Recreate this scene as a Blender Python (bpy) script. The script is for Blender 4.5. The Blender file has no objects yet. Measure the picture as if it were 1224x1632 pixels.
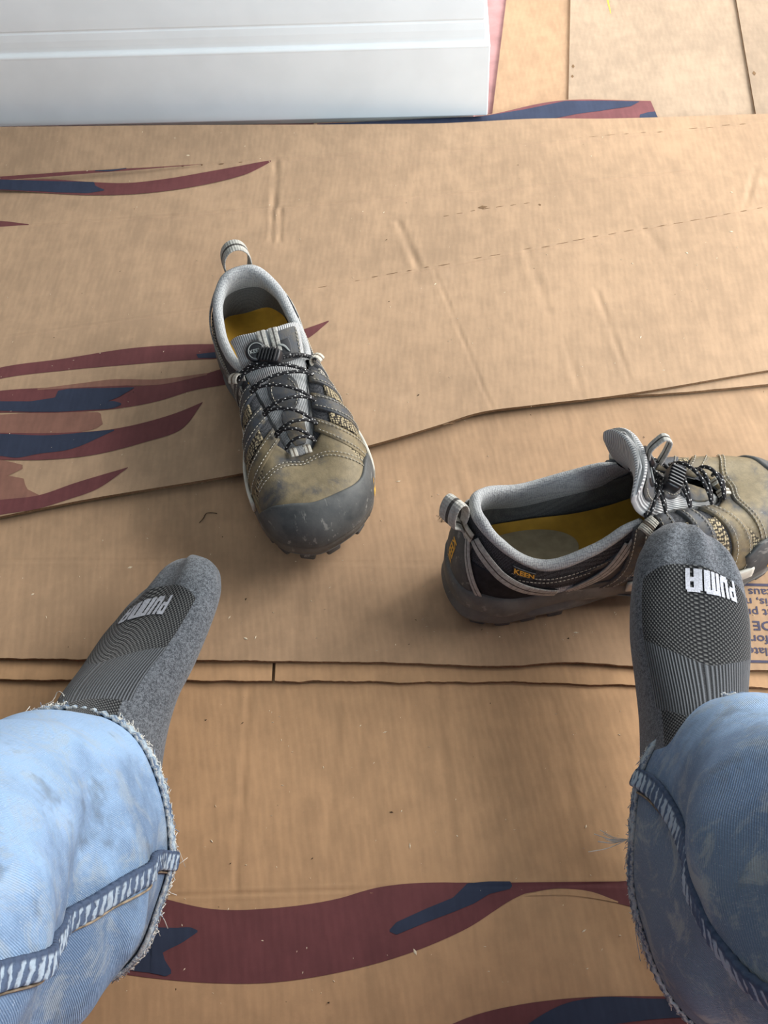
import bpy, math, random
import numpy as np
from mathutils import Vector, Matrix

# ------------------------------------------------------------------ camera, light, exposure
SC = bpy.context.scene
COL = SC.collection
F, CX, CY, CAMZ = 1763.0, 612.0, 816.0, 0.825         # phone camera: focal length in pixels of a 1224x1632 frame
_n = np.array([90.0, 1326.0, F]); _n /= np.linalg.norm(_n)   # straight down, in camera axes (right, down, forward)
_up = -_n
_y = np.array([0, 0, 1.0]); _y = _y - _up * (_y @ _up); _y /= np.linalg.norm(_y)
_x = np.cross(_y, _up)
CM = np.array([_x, _y, _up])


def at(px, py, z=0.0):
    """floor-plan point that the photograph shows at pixel (px, py), at height z"""
    d = CM @ np.array([px - CX, py - CY, F])
    t = (z - CAMZ) / d[2]
    return np.array([0, 0, CAMZ]) + t * d


cam = bpy.data.cameras.new('camera')
cam.sensor_fit = 'VERTICAL'
cam.sensor_height = 36.0
cam.lens = F / 1632.0 * 36.0
cam.clip_start = 0.02
camo = bpy.data.objects.new('camera', cam)
COL.objects.link(camo)
R3 = Matrix([list(CM @ np.array([1, 0, 0])), list(CM @ np.array([0, -1, 0])), list(CM @ np.array([0, 0, -1]))]).transposed()
camo.matrix_world = Matrix.Translation((0, 0, CAMZ)) @ R3.to_4x4()
SC.camera = camo

w = bpy.data.worlds.new('room_light')
SC.world = w
w.use_nodes = True
w.node_tree.nodes['Background'].inputs[0].default_value = (0.86, 0.93, 1.0, 1)
w.node_tree.nodes['Background'].inputs[1].default_value = 0.19


def area(name, loc, target, sx, sy, power, color):
    l = bpy.data.lights.new(name, 'AREA')
    l.shape = 'RECTANGLE'; l.size = sx; l.size_y = sy; l.energy = power; l.color = color
    o = bpy.data.objects.new(name, l); COL.objects.link(o)
    o.location = loc
    o.rotation_euler = (Vector(target) - Vector(loc)).to_track_quat('-Z', 'Y').to_euler()
    return o


area('window_daylight', (2.0, 0.95, 1.10), (0.1, 0.6, 0.0), 1.7, 1.4, 94, (0.985, 0.985, 0.97))
area('far_window_daylight', (1.9, 2.35, 1.35), (0.3, 1.0, 0.0), 1.6, 1.6, 42, (1.0, 0.98, 0.94))
area('rear_fill_light', (0.9, -2.2, 1.55), (0, 1.2, 0.15), 1.7, 1.3, 128, (0.78, 0.92, 1.0))  # added fill behind the camera, no known source; lifts the baseboard

SC.view_settings.view_transform = 'Standard'
SC.view_settings.look = 'None'
SC.view_settings.gamma = 1.0
SC.view_settings.use_curve_mapping = False
SC.view_settings.exposure = 0.0

# ------------------------------------------------------------------ small numeric helpers
rng = np.random.default_rng(7)
random.seed(7)


def sstep(a, b, x):
    t = np.clip((np.asarray(x, float) - a) / (b - a), 0, 1)
    return t * t * (3 - 2 * t)


def norm(v):
    v = np.asarray(v, float)
    return v / np.maximum(np.linalg.norm(v, axis=-1, keepdims=True), 1e-12)


def cubic(keys, vals, x):
    """Catmull-Rom through (keys, vals); vals (n,) or (n,k)"""
    keys = np.asarray(keys, float); vals = np.asarray(vals, float)
    x = np.asarray(x, float)
    m = np.gradient(vals, keys, axis=0) if vals.ndim == 1 else np.stack([np.gradient(vals[:, i], keys) for i in range(vals.shape[1])], 1)
    i = np.clip(np.searchsorted(keys, x, side='right') - 1, 0, len(keys) - 2)
    h = keys[i + 1] - keys[i]
    t = (x - keys[i]) / h
    if vals.ndim > 1:
        t = t[..., None]; h = h[..., None]
    return ((2 * t**3 - 3 * t**2 + 1) * vals[i] + (t**3 - 2 * t**2 + t) * h * m[i]
            + (-2 * t**3 + 3 * t**2) * vals[i + 1] + (t**3 - t**2) * h * m[i + 1])


def path(pts, n):
    """smooth resample of a polyline, by chord length"""
    p = np.asarray(pts, float)
    k = np.concatenate([[0], np.cumsum(np.linalg.norm(np.diff(p, axis=0), axis=1))])
    return cubic(k, p, np.linspace(0, k[-1], n))


def smooth_noise(seed, n=12, fmin=3, fmax=14):
    r = np.random.default_rng(seed)
    k = r.normal(size=(n, 2)); k /= np.linalg.norm(k, axis=1, keepdims=True)
    f = r.uniform(fmin, fmax, n); ph = r.uniform(0, 6.28, n)
    def fn(x, y):
        s = 0
        for i in range(n):
            s = s + np.sin(f[i] * (k[i, 0] * x + k[i, 1] * y) + ph[i])
        return s / math.sqrt(n)
    return fn


# ------------------------------------------------------------------ object helpers
def link(o, parent=None):
    COL.objects.link(o)
    if parent is not None:
        o.parent = parent
    return o


def raw(name, V, Q, mat=None, parent=None, smooth=True, uv=None, attr=None):
    """V (n,3), Q list of arrays of faces (quads and/or tris)"""
    V = np.ascontiguousarray(np.asarray(V, np.float32).reshape(-1, 3))
    Q = [np.asarray(q, np.int32) for q in (Q if isinstance(Q, (list, tuple)) else [Q]) if len(q)]
    me = bpy.data.meshes.new(name)
    me.vertices.add(len(V)); me.vertices.foreach_set('co', V.ravel())
    idx = np.concatenate([q.ravel() for q in Q])
    tot = np.concatenate([np.full(len(q), q.shape[1], np.int32) for q in Q])
    st = np.concatenate([[0], np.cumsum(tot)[:-1]]).astype(np.int32)
    me.loops.add(len(idx)); me.loops.foreach_set('vertex_index', idx)
    me.polygons.add(len(tot)); me.polygons.foreach_set('loop_start', st)
    me.polygons.foreach_set('use_smooth', np.full(len(tot), bool(smooth)))
    if uv is not None:
        l = me.uv_layers.new(name='UVMap')
        l.data.foreach_set('uv', np.asarray(uv, np.float32).reshape(-1, 2)[idx].ravel())
    for k, a in (attr or {}).items():
        t = me.attributes.new(k, 'FLOAT', 'POINT')
        t.data.foreach_set('value', np.asarray(a, np.float32).ravel())
    me.update(calc_edges=True); me.validate()
    if mat is not None:
        me.materials.append(mat)
    return link(bpy.data.objects.new(name, me), parent)


def gridq(nu, nv, cu=False, cv=False, base=0):
    i = np.arange(nu if cu else nu - 1)[:, None]; j = np.arange(nv if cv else nv - 1)[None, :]
    i2 = (i + 1) % nu; j2 = (j + 1) % nv
    return (np.stack(np.broadcast_arrays(i * nv + j, i2 * nv + j, i2 * nv + j2, i * nv + j2), -1).reshape(-1, 4) + base)


def grid(name, A, mat=None, parent=None, cu=False, cv=False, smooth=True, uv=None, attr=None):
    A = np.asarray(A, float)
    return raw(name, A.reshape(-1, 3), gridq(A.shape[0], A.shape[1], cu, cv), mat, parent, smooth, uv, attr)


class MB:
    """collects pieces into one mesh"""
    def __init__(s): s.V = []; s.Q = []; s.UV = []; s.n = 0
    def add(s, V, Q, uv=None):
        V = np.asarray(V, float).reshape(-1, 3)
        for q in (Q if isinstance(Q, list) else [Q]):
            s.Q.append(np.asarray(q) + s.n)
        s.V.append(V); s.UV.append(np.zeros((len(V), 2)) if uv is None else np.asarray(uv, float).reshape(-1, 2)); s.n += len(V)
        return s
    def grid(s, A, cu=False, cv=False, uv=None):
        A = np.asarray(A, float)
        return s.add(A.reshape(-1, 3), gridq(A.shape[0], A.shape[1], cu, cv), uv)
    def build(s, name, mat, parent=None, smooth=True):
        return raw(name, np.concatenate(s.V), s.Q, mat, parent, smooth, np.concatenate(s.UV))


def tube_grid(pts, rad, n=8, taper=True):
    p = np.asarray(pts, float); m = len(p)
    t = norm(np.gradient(p, axis=0))
    r = np.broadcast_to(np.asarray(rad, float), (m,))
    a = np.array([0, 0, 1.0]) if abs(t[0, 2]) < 0.9 else np.array([1.0, 0, 0])
    e = norm(np.cross(t[0], a)); E1 = [e]
    for i in range(1, m):
        e = e - t[i] * (e @ t[i]); e = e / np.linalg.norm(e); E1.append(e)
    E1 = np.array(E1); E2 = np.cross(t, E1)
    ang = np.linspace(0, 2 * np.pi, n, endpoint=False)
    A = p[:, None] + r[:, None, None] * (np.cos(ang)[None, :, None] * E1[:, None] + np.sin(ang)[None, :, None] * E2[:, None])
    if taper:
        A = np.concatenate([np.repeat(p[:1, None] , n, 1), A, np.repeat(p[-1:, None], n, 1)], 0)
    L = np.concatenate([[0], np.cumsum(np.linalg.norm(np.diff(p, axis=0), axis=1))])
    if taper:
        L = np.concatenate([L[:1], L, L[-1:]])
    uv = np.stack(np.broadcast_arrays(L[:, None], ang[None, :] / 6.2832), -1)
    return A, uv


def strap_grid(pts, nor, width, thick, nw=5):
    """flat webbing along pts; nor = surface normals, closed rounded section"""
    p = np.asarray(pts, float); nor = norm(np.asarray(nor, float))
    t = norm(np.gradient(p, axis=0)); b = norm(np.cross(nor, t)); nor = np.cross(t, b)
    wv = np.broadcast_to(np.asarray(width, float), (len(p),))
    ang = np.linspace(0, 2 * np.pi, 16, endpoint=False)
    cx = np.sign(np.cos(ang)) * np.abs(np.cos(ang)) ** 0.35 * 0.5
    cz = np.sign(np.sin(ang)) * np.abs(np.sin(ang)) ** 0.6 * 0.5 * thick
    A = p[:, None] + (wv[:, None] * cx[None, :])[..., None] * b[:, None] + cz[None, :, None] * nor[:, None]
    A = np.concatenate([np.repeat(p[:1, None], 16, 1), A, np.repeat(p[-1:, None], 16, 1)], 0)
    L = np.concatenate([[0], np.cumsum(np.linalg.norm(np.diff(p, axis=0), axis=1))]); L = np.concatenate([L[:1], L, L[-1:]])
    uv = np.stack(np.broadcast_arrays(L[:, None], cx[None, :] + 0.5), -1)
    return A, uv


def rbox(size, bev=0.15, n=3):
    """rounded box as a closed superellipsoid-like grid, centred"""
    th = np.linspace(-np.pi / 2, np.pi / 2, 13); ph = np.linspace(0, 2 * np.pi, 24, endpoint=False)
    e = bev
    c = lambda a: np.sign(np.cos(a)) * np.abs(np.cos(a)) ** e
    s = lambda a: np.sign(np.sin(a)) * np.abs(np.sin(a)) ** e
    X = c(th)[:, None] * c(ph)[None]; Y = c(th)[:, None] * s(ph)[None]; Z = np.broadcast_to(s(th)[:, None], X.shape)
    return np.stack([X * size[0] / 2, Y * size[1] / 2, Z * size[2] / 2], -1)


def empty(name, loc, label, cat, rz=0.0, group=None):
    o = bpy.data.objects.new(name, None); COL.objects.link(o)
    o.empty_display_size = 0.02
    o.location = loc; o.rotation_euler = (0, 0, rz)
    o['label'] = label; o['category'] = cat
    if group: o['group'] = group
    return o


def tag(o, label=None, cat=None, kind=None, group=None):
    if label: o['label'] = label
    if cat: o['category'] = cat
    if kind: o['kind'] = kind
    if group: o['group'] = group
    return o


# ------------------------------------------------------------------ materials
def srgb(r, g, b):
    f = lambda c: (c / 255 / 12.92) if c / 255 <= 0.04045 else ((c / 255 + 0.055) / 1.055) ** 2.4
    return (f(r), f(g), f(b), 1)


class NT:
    def __init__(s, name, rough=0.8, spec=0.3):
        s.m = bpy.data.materials.new(name); s.m.use_nodes = True
        s.t = s.m.node_tree; s.b = s.t.nodes['Principled BSDF']
        s.b.inputs['Roughness'].default_value = rough
        s.b.inputs['Specular IOR Level'].default_value = spec
    def n(s, typ, **k):
        nd = s.t.nodes.new(typ)
        for a, v in k.items(): setattr(nd, a, v)
        return nd
    def put(s, sock, v):
        if isinstance(v, bpy.types.NodeSocket): s.t.links.new(v, sock)
        else: sock.default_value = v
    def coord(s, which='Object', scale=(1, 1, 1), rot=(0, 0, 0)):
        c = s.n('ShaderNodeTexCoord').outputs[which]
        mp = s.n('ShaderNodeMapping')
        s.t.links.new(c, mp.inputs[0]); mp.inputs['Scale'].default_value = scale; mp.inputs['Rotation'].default_value = rot
        return mp.outputs[0]
    def noise(s, vec, scale, detail=3, rough=0.5, dist=0.0):
        n = s.n('ShaderNodeTexNoise'); s.put(n.inputs['Vector'], vec)
        n.inputs['Scale'].default_value = scale; n.inputs['Detail'].default_value = detail
        n.inputs['Roughness'].default_value = rough; n.inputs['Distortion'].default_value = dist
        return n.outputs[0]
    def math(s, op, a, b=0.0, c=None):
        n = s.n('ShaderNodeMath', operation=op)
        s.put(n.inputs[0], a); s.put(n.inputs[1], b)
        if c is not None: s.put(n.inputs[2], c)
        return n.outputs[0]
    def ramp(s, v, lo, hi, a=0.0, b=1.0):
        n = s.n('ShaderNodeMapRange'); n.interpolation_type = 'SMOOTHSTEP'
        s.put(n.inputs[0], v)
        for i, q in zip((1, 2, 3, 4), (lo, hi, a, b)): n.inputs[i].default_value = q
        return n.outputs[0]
    def mix(s, f, a, b, blend='MIX'):
        n = s.n('ShaderNodeMix', data_type='RGBA', blend_type=blend)
        s.put(n.inputs[0], f); s.put(n.inputs[6], a); s.put(n.inputs[7], b)
        return n.outputs[2]
    def sep(s, v):
        n = s.n('ShaderNodeSeparateXYZ'); s.t.links.new(v, n.inputs[0]); return n.outputs
    def attr(s, name):
        n = s.n('ShaderNodeAttribute'); n.attribute_name = name; return n.outputs['Fac']
    def bump(s, h, strength=0.3, dist=0.001):
        n = s.n('ShaderNodeBump'); s.put(n.inputs['Height'], h)
        n.inputs['Strength'].default_value = strength; n.inputs['Distance'].default_value = dist
        s.t.links.new(n.outputs[0], s.b.inputs['Normal'])
    def out(s, col, rough=None):
        s.put(s.b.inputs['Base Color'], col)
        if rough is not None: s.put(s.b.inputs['Roughness'], rough)
        return s.m


def m_plain(name, col, rough=0.6, spec=0.4, var=0.12, scale=60):
    m = NT(name, rough, spec); v = m.coord()
    n = m.noise(v, scale, 3)
    dark = tuple(c * (1 - 2 * var) for c in col[:3]) + (1,); lite = tuple(min(1, c * (1 + var)) for c in col[:3]) + (1,)
    return m.out(m.mix(m.ramp(n, 0.3, 0.7), dark, lite))


KRAFT = (0.430, 0.290, 0.184)
KR_WARM = (0.495, 0.298, 0.160); KR_MID = (0.44, 0.285, 0.172); KR_DUSTY = (0.400, 0.300, 0.215)


def m_card(name, angle, k=1.0, ink=None, base=None):
    """corrugated kraft board: mottled fibres and faint flute streaks, flutes run along local direction `angle`"""
    m = NT(name, 0.78, 0.25)
    v = m.coord(rot=(0, 0, -angle))
    vs = m.coord(scale=(1, 0.12, 1), rot=(0, 0, -angle))
    big = m.noise(v, 6, 3, 0.6); mid = m.noise(v, 45, 4, 0.65); fine = m.noise(v, 600, 2, 0.7)
    streak = m.noise(vs, 150, 2, 0.6)
    wv = m.n('ShaderNodeTexWave', wave_type='BANDS', bands_direction='X'); m.put(wv.inputs[0], v)
    wv.inputs['Scale'].default_value = 50; wv.inputs['Distortion'].default_value = 2.2; wv.inputs['Detail'].default_value = 1
    c0 = tuple(c * k for c in (ink or base or KRAFT))
    a = tuple(c * 0.84 for c in c0) + (1,); b = tuple(c * q for c, q in zip(c0, (1.12, 1.11, 1.10))) + (1,)
    f = m.math('ADD', m.math('MULTIPLY', mid, 0.5), m.math('MULTIPLY', big, 0.5))
    f = m.math('ADD', f, m.math('MULTIPLY', m.math('SUBTRACT', streak, 0.5), 0.35))
    f = m.math('ADD', f, m.math('MULTIPLY', m.math('SUBTRACT', wv.outputs[1], 0.5), 0.03))
    col = m.mix(m.ramp(f, 0.3, 0.72), a, b)
    dust = m.ramp(m.noise(v, 14, 4, 0.7), 0.60, 0.78, 0, 0.22)
    col = m.mix(dust, col, tuple(min(1, c * 1.25 + 0.03) for c in c0) + (1,))
    h = m.math('ADD', m.math('MULTIPLY', wv.outputs[1], 0.25), m.math('ADD', m.math('MULTIPLY', streak, 0.5), m.math('MULTIPLY', fine, 0.15)))
    m.bump(h, 0.28, 0.0006)
    return m.out(col)


def m_edge(name):
    m = NT(name, 0.9, 0.1); v = m.coord()
    n = m.noise(v, 500, 2)
    return m.out(m.mix(n, (0.10, 0.055, 0.028, 1), (0.30, 0.19, 0.11, 1)))


def m_leather(name, tan, tan_to, blue=(0.050, 0.058, 0.072, 1)):
    """worn nubuck: blue-grey scuffs, olive tan dust towards the toe (local +x)"""
    m = NT(name, 0.62, 0.35); v = m.coord()
    x = m.sep(m.coord())[0]
    n1 = m.noise(v, 28, 4, 0.65, 0.4); n2 = m.noise(v, 130, 4, 0.7); n3 = m.noise(v, 700, 2)
    f = m.math('ADD', m.ramp(x, 0.12, tan_to, 0, 0.80), m.math('MULTIPLY', m.math('SUBTRACT', n1, 0.5), 2.6))
    base = m.mix(m.ramp(n2, 0.3, 0.7), blue, (0.083, 0.078, 0.070, 1))
    tn = m.mix(m.ramp(n2, 0.25, 0.75), tuple(c * 0.68 for c in tan[:3]) + (1,), tan)
    col = m.mix(m.ramp(f, 0.18, 0.85), base, tn)
    scuff = m.ramp(m.noise(m.coord(scale=(1, 3, 1)), 85, 4, 0.75), 0.63, 0.72, 0, 0.45)
    col = m.mix(scuff, col, (0.30, 0.28, 0.24, 1))
    m.bump(m.math('ADD', n3, n2), 0.25, 0.0006)
    return m.out(col)


def m_rubber(name, c0, c1):
    m = NT(name, 0.6, 0.35); v = m.coord()
    n = m.noise(v, 40, 4, 0.65); n2 = m.noise(v, 500, 2)
    col = m.mix(m.ramp(n, 0.3, 0.7), c0, c1)
    col = m.mix(m.ramp(m.noise(v, 22, 3, 0.6), 0.5, 0.75, 0, 0.55), col, (0.100, 0.101, 0.096, 1))
    sc = m.ramp(m.noise(m.coord(scale=(0.6, 3.2, 2)), 55, 3, 0.7), 0.60, 0.68, 0, 0.45)
    col = m.mix(sc, col, (0.34, 0.33, 0.30, 1))
    m.bump(n2, 0.2, 0.0004)
    return m.out(col)


def m_mesh(name, dark, lite, scale=(900, 900, 900), bump=0.5, lo=0.25, hi=0.6):
    """knitted spacer mesh: small regular cells"""
    m = NT(name, 0.85, 0.2)
    v = m.coord()
    vo = m.n('ShaderNodeTexVoronoi'); m.put(vo.inputs['Vector'], v); vo.inputs['Scale'].default_value = scale[0]; vo.inputs['Randomness'].default_value = 0.35
    f = m.ramp(vo.outputs['Distance'], lo, hi)
    big = m.noise(v, 40, 3)
    col = m.mix(f, lite, dark)
    col = m.mix(m.ramp(big, 0.35, 0.7, 0, 0.25), col, tuple(c * 0.75 for c in lite[:3]) + (1,))
    m.bump(f, bump, 0.0008)
    return m.out(col)


def m_webbing(name, c0, stripe, lines=(0.5,), w=0.09, ribs=420):
    m = NT(name, 0.85, 0.2)
    uv = m.n('ShaderNodeUVMap').outputs[0]; s = m.sep(uv)
    f = None
    for l in lines:
        d = m.math('ABSOLUTE', m.math('SUBTRACT', s[1], l))
        g = m.ramp(d, w * 0.8, w, 1, 0)
        f = g if f is None else m.math('MAXIMUM', f, g)
    rib = m.math('SINE', m.math('MULTIPLY', s[0], ribs * 6.28))
    rib2 = m.math('SINE', m.math('MULTIPLY', s[1], 50))
    n = m.noise(m.coord(), 300, 3)
    col = m.mix(m.ramp(n, 0.3, 0.7), tuple(c * 0.72 for c in c0[:3]) + (1,), c0)
    col = m.mix(f, col, stripe)
    m.bump(m.math('ADD', rib, rib2), 0.35, 0.0005)
    return m.out(col)


def m_lace(name):
    m = NT(name, 0.7, 0.3)
    s = m.sep(m.n('ShaderNodeUVMap').outputs[0])
    a = m.math('SINE', m.math('MULTIPLY', s[0], 6.2832 / 0.0056))
    b = m.math('SINE', m.math('ADD', m.math('MULTIPLY', s[1], 6.2832 * 2), m.math('MULTIPLY', s[0], 6.2832 / 0.0224)))
    f = m.ramp(m.math('MULTIPLY', a, b), 0.72, 0.84)
    m.bump(a, 0.3, 0.0004)
    return m.out(m.mix(f, (0.012, 0.012, 0.014, 1), (0.62, 0.62, 0.60, 1)))


def m_ribknit(name, c0, c1, freq=330, axis=1):
    """fine vertical ribs in uv"""
    m = NT(name, 0.85, 0.2)
    s = m.sep(m.n('ShaderNodeUVMap').outputs[0])
    r = m.math('SINE', m.math('MULTIPLY', s[axis], freq))
    f = m.ramp(r, -0.6, 0.5)
    n = m.noise(m.coord(), 60, 3)
    col = m.mix(f, c0, c1)
    col = m.mix(m.ramp(n, 0.4, 0.75, 0, 0.25), col, c0)
    m.bump(r, 0.5, 0.0008)
    return m.out(col)


def m_sock(name):
    """heather grey knit; net, rib and logo-band zones come from the mesh's own zone attributes"""
    m = NT(name, 0.92, 0.1)
    m.b.inputs['Sheen Weight'].default_value = 0.25
    uv = m.n('ShaderNodeUVMap').outputs[0]; s = m.sep(uv)      # metres: along the foot, around the foot
    v = m.coord()
    h1 = m.noise(v, 1100, 2, 0.8); h2 = m.noise(v, 420, 2, 0.6)
    heather = m.mix(m.ramp(m.math('ADD', m.math('MULTIPLY', h1, 0.6), m.math('MULTIPLY', h2, 0.4)), 0.36, 0.66), (0.032, 0.036, 0.043, 1), (0.165, 0.18, 0.20, 1))
    P = 0.0036
    cu = m.math('SINE', m.math('MULTIPLY', s[0], 6.2832 / P)); cv = m.math('SINE', m.math('MULTIPLY', s[1], 6.2832 / P))
    dots = m.math('MULTIPLY', cu, cv)
    net = m.mix(m.ramp(dots, 0.15, 0.7), (0.012, 0.013, 0.015, 1), (0.12, 0.124, 0.12, 1))
    rv = m.math('SINE', m.math('MULTIPLY', s[1], 6.2832 / 0.0026))
    ribc = m.mix(m.ramp(rv, -0.5, 0.6), (0.018, 0.020, 0.023, 1), (0.115, 0.125, 0.137, 1))
    ribc = m.mix(m.ramp(h1, 0.55, 0.7, 0, 0.35), ribc, (0.16, 0.17, 0.185, 1))
    zn = m.ramp(m.attr('net_zone'), 0.4, 0.6); zr = m.ramp(m.attr('rib_zone'), 0.4, 0.6)
    col = m.mix(zr, heather, ribc); col = m.mix(zn, col, net)
    hgt = m.math('ADD', m.math('MULTIPLY', zn, dots), m.math('ADD', m.math('MULTIPLY', zr, rv), m.math('MULTIPLY', h1, 0.8)))
    m.bump(hgt, 0.55, 0.0010)
    return m.out(col)


def m_denim(name):
    m = NT(name, 0.9, 0.12)
    m.b.inputs['Sheen Weight'].default_value = 0.15
    uv = m.n('ShaderNodeUVMap').outputs[0]; s = m.sep(uv)      # metres: along the leg, around the leg
    v = m.coord()
    tw0 = m.math('ADD', m.math('MULTIPLY', s[0], 6.2832 / 0.0017), m.math('MULTIPLY', s[1], 6.2832 / 0.0022))
    tw = m.math('SINE', m.math('ADD', tw0, m.math('MULTIPLY', m.noise(m.coord(), 240, 3), 3.0)))
    mpuv = m.n('ShaderNodeMapping'); m.t.links.new(uv, mpuv.inputs[0]); mpuv.inputs['Scale'].default_value = (60, 900, 1)
    slub = m.noise(mpuv.outputs[0], 1, 3, 0.6)
    n1 = m.noise(v, 9, 4, 0.6, 0.3); n2 = m.noise(v, 60, 4, 0.7); n3 = m.noise(v, 1200, 2)
    f = m.math('ADD', m.math('MULTIPLY', n1, 0.8), m.math('MULTIPLY', n2, 0.35))
    f = m.math('SUBTRACT', f, m.math('MULTIPLY', m.attr('wear_shade'), -0.35))
    pale = (0.300, 0.455, 0.68, 1); deep = (0.100, 0.165, 0.275, 1)
    col = m.mix(m.ramp(f, 0.42, 0.86), deep, pale)
    tf = m.math('MULTIPLY', m.ramp(tw, -0.6, 0.8), m.ramp(n1, 0.38, 0.64, 0.42, 0.08))
    col = m.mix(tf, col, (0.13, 0.20, 0.33, 1))
    col = m.mix(m.ramp(slub, 0.55, 0.75, 0, 0.4), col, (0.16, 0.235, 0.37, 1))
    col = m.mix(m.ramp(n3, 0.62, 0.75, 0, 0.5), col, (0.62, 0.70, 0.78, 1))
    dn = m.noise(m.coord(), 30, 6, 0.78, 0.8)
    col = m.mix(m.math('MULTIPLY', m.ramp(dn, 0.47, 0.62), m.ramp(m.attr('wear_shade'), 0.1, -0.4, 0.38, 0.75)), col, (0.37, 0.41, 0.42, 1))
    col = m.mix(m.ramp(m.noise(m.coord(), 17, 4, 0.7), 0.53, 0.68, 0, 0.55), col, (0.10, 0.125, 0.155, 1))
    col = m.mix(m.ramp(m.attr('wear_shade'), 0.1, -0.4, 0, 0.30), col, (0.20, 0.235, 0.235, 1))  # greys the right leg: its shaded tone painted into the cloth
    m.bump(m.math('ADD', tw, m.math('MULTIPLY', slub, 1.5)), 0.5, 0.0008)
    return m.out(col)


def m_seam(name):
    """roped denim seam: dark and pale bands across its length"""
    m = NT(name, 0.9, 0.12)
    s = m.sep(m.n('ShaderNodeUVMap').outputs[0])
    n = m.noise(m.coord(), 160, 3)
    b = m.math('SINE', m.math('ADD', m.math('MULTIPLY', s[0], 6.2832 / 0.0075), m.math('ADD', m.math('MULTIPLY', s[1], 4.0), m.math('MULTIPLY', n, 6.0))))
    e = m.ramp(s[1], 0.74, 0.88)
    col = m.mix(m.ramp(b, -0.4, 0.5), (0.085, 0.12, 0.19, 1), (0.34, 0.42, 0.50, 1))
    col = m.mix(e, col, (0.060, 0.085, 0.14, 1))
    m.bump(b, 0.5, 0.0015)
    return m.out(col)


M = {}
M['paint'] = m_plain('white_trim_paint', (0.87, 0.91, 0.92, 1), 0.35, 0.5, 0.015, 20)
M['wall'] = m_plain('cream_wall_paint', (0.78, 0.77, 0.71, 1), 0.6, 0.3, 0.02, 30)
M['rosin'] = m_plain('pink_rosin_paper', (0.52, 0.29, 0.285, 1), 0.85, 0.2, 0.08, 35)
M['edge'] = m_edge('board_edge')
INK_P = (0.150, 0.050, 0.052); INK_B = (0.032, 0.042, 0.075); INK_T = (0.255, 0.125, 0.092)
M['leather'] = m_leather('worn_leather', (0.225, 0.175, 0.098, 1), 0.27)
M['leather_vamp'] = m_leather('worn_toe_leather', (0.245, 0.195, 0.115, 1), 0.20)
M['leather_dark'] = m_leather('dark_tongue_leather', (0.14, 0.12, 0.09, 1), 0.45)
M['rubber'] = m_rubber('grey_rubber', (0.052, 0.057, 0.060, 1), (0.105, 0.108, 0.105, 1))
M['sole'] = m_rubber('grey_sole_rubber', (0.095, 0.097, 0.093, 1), (0.155, 0.155, 0.145, 1))
M['lug'] = m_rubber('dark_lug_rubber', (0.040, 0.043, 0.046, 1), (0.085, 0.086, 0.085, 1))
M['foxing'] = m_plain('pale_midsole', (0.58, 0.56, 0.49, 1), 0.6, 0.3, 0.1, 60)
M['textile'] = m_mesh('dark_grey_textile', (0.030, 0.031, 0.035, 1), (0.105, 0.107, 0.115, 1), (1100,) * 3)
M['collar'] = m_mesh('light_grey_collar_mesh', (0.30, 0.31, 0.32, 1), (0.47, 0.48, 0.48, 1), (620,) * 3, 0.35, 0.35, 0.7)
M['lining'] = m_mesh('grey_lining', (0.10, 0.10, 0.10, 1), (0.165, 0.165, 0.16, 1), (900,) * 3, 0.2)
M['insole'] = m_plain('yellow_insole', (0.56, 0.31, 0.035, 1), 0.7, 0.3, 0.06, 90)
M['heel_pad'] = m_plain('tan_heel_pad', (0.40, 0.33, 0.21, 1), 0.8, 0.2, 0.06, 120)
M['window'] = m_mesh('cream_air_mesh', (0.035, 0.03, 0.025, 1), (0.40, 0.33, 0.21, 1), (460,) * 3, 0.8, 0.42, 0.55)
M['window_grey'] = m_mesh('pale_grey_air_mesh', (0.035, 0.033, 0.03, 1), (0.50, 0.48, 0.43, 1), (420,) * 3, 0.8, 0.42, 0.55)
M['black'] = m_plain('black_plastic', (0.012, 0.013, 0.016, 1), 0.38, 0.5, 0.1, 90)
M['blackfab'] = m_plain('black_fabric', (0.014, 0.015, 0.019, 1), 0.8, 0.3, 0.2, 200)
M['tonguerib'] = m_ribknit('light_grey_ribbed_knit', (0.27, 0.275, 0.28, 1), (0.60, 0.60, 0.59, 1), 105)
M['webbing'] = m_webbing('grey_webbing', (0.47, 0.46, 0.42, 1), (0.07, 0.065, 0.06, 1))
M['webbing2'] = m_webbing('pale_webbing', (0.60, 0.57, 0.49, 1), (0.16, 0.13, 0.10, 1), (0.5,), 0.12)
M['ribbon'] = m_webbing('side_webbing', (0.46, 0.45, 0.42, 1), (0.05, 0.045, 0.04, 1), (0.5,), 0.06)
M['lace'] = m_lace('speckled_lace')
M['stitch'] = m_plain('pale_thread', (0.46, 0.43, 0.36, 1), 0.8, 0.2)
M['gold'] = m_plain('yellow_lettering', (0.75, 0.40, 0.06, 1), 0.6, 0.3, 0.03)
M['darklogo'] = m_plain('dark_lettering', (0.10, 0.065, 0.02, 1), 0.6, 0.3, 0.03)
M['greylogo'] = m_plain('grey_lettering', (0.30, 0.32, 0.31, 1), 0.5, 0.4, 0.03)
M['sock'] = m_sock('grey_sock_knit')
M['logo_white'] = m_plain('white_knit', (0.53, 0.545, 0.60, 1), 0.9, 0.1, 0.12, 900)
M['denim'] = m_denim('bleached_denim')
M['seam'] = m_seam('roped_denim_seam')
M['fray'] = m_plain('frayed_cotton', (0.66, 0.65, 0.60, 1), 0.9, 0.1, 0.1, 80)
M['fray_blue'] = m_plain('frayed_blue_cotton', (0.26, 0.33, 0.43, 1), 0.9, 0.1, 0.2, 80)
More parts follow.
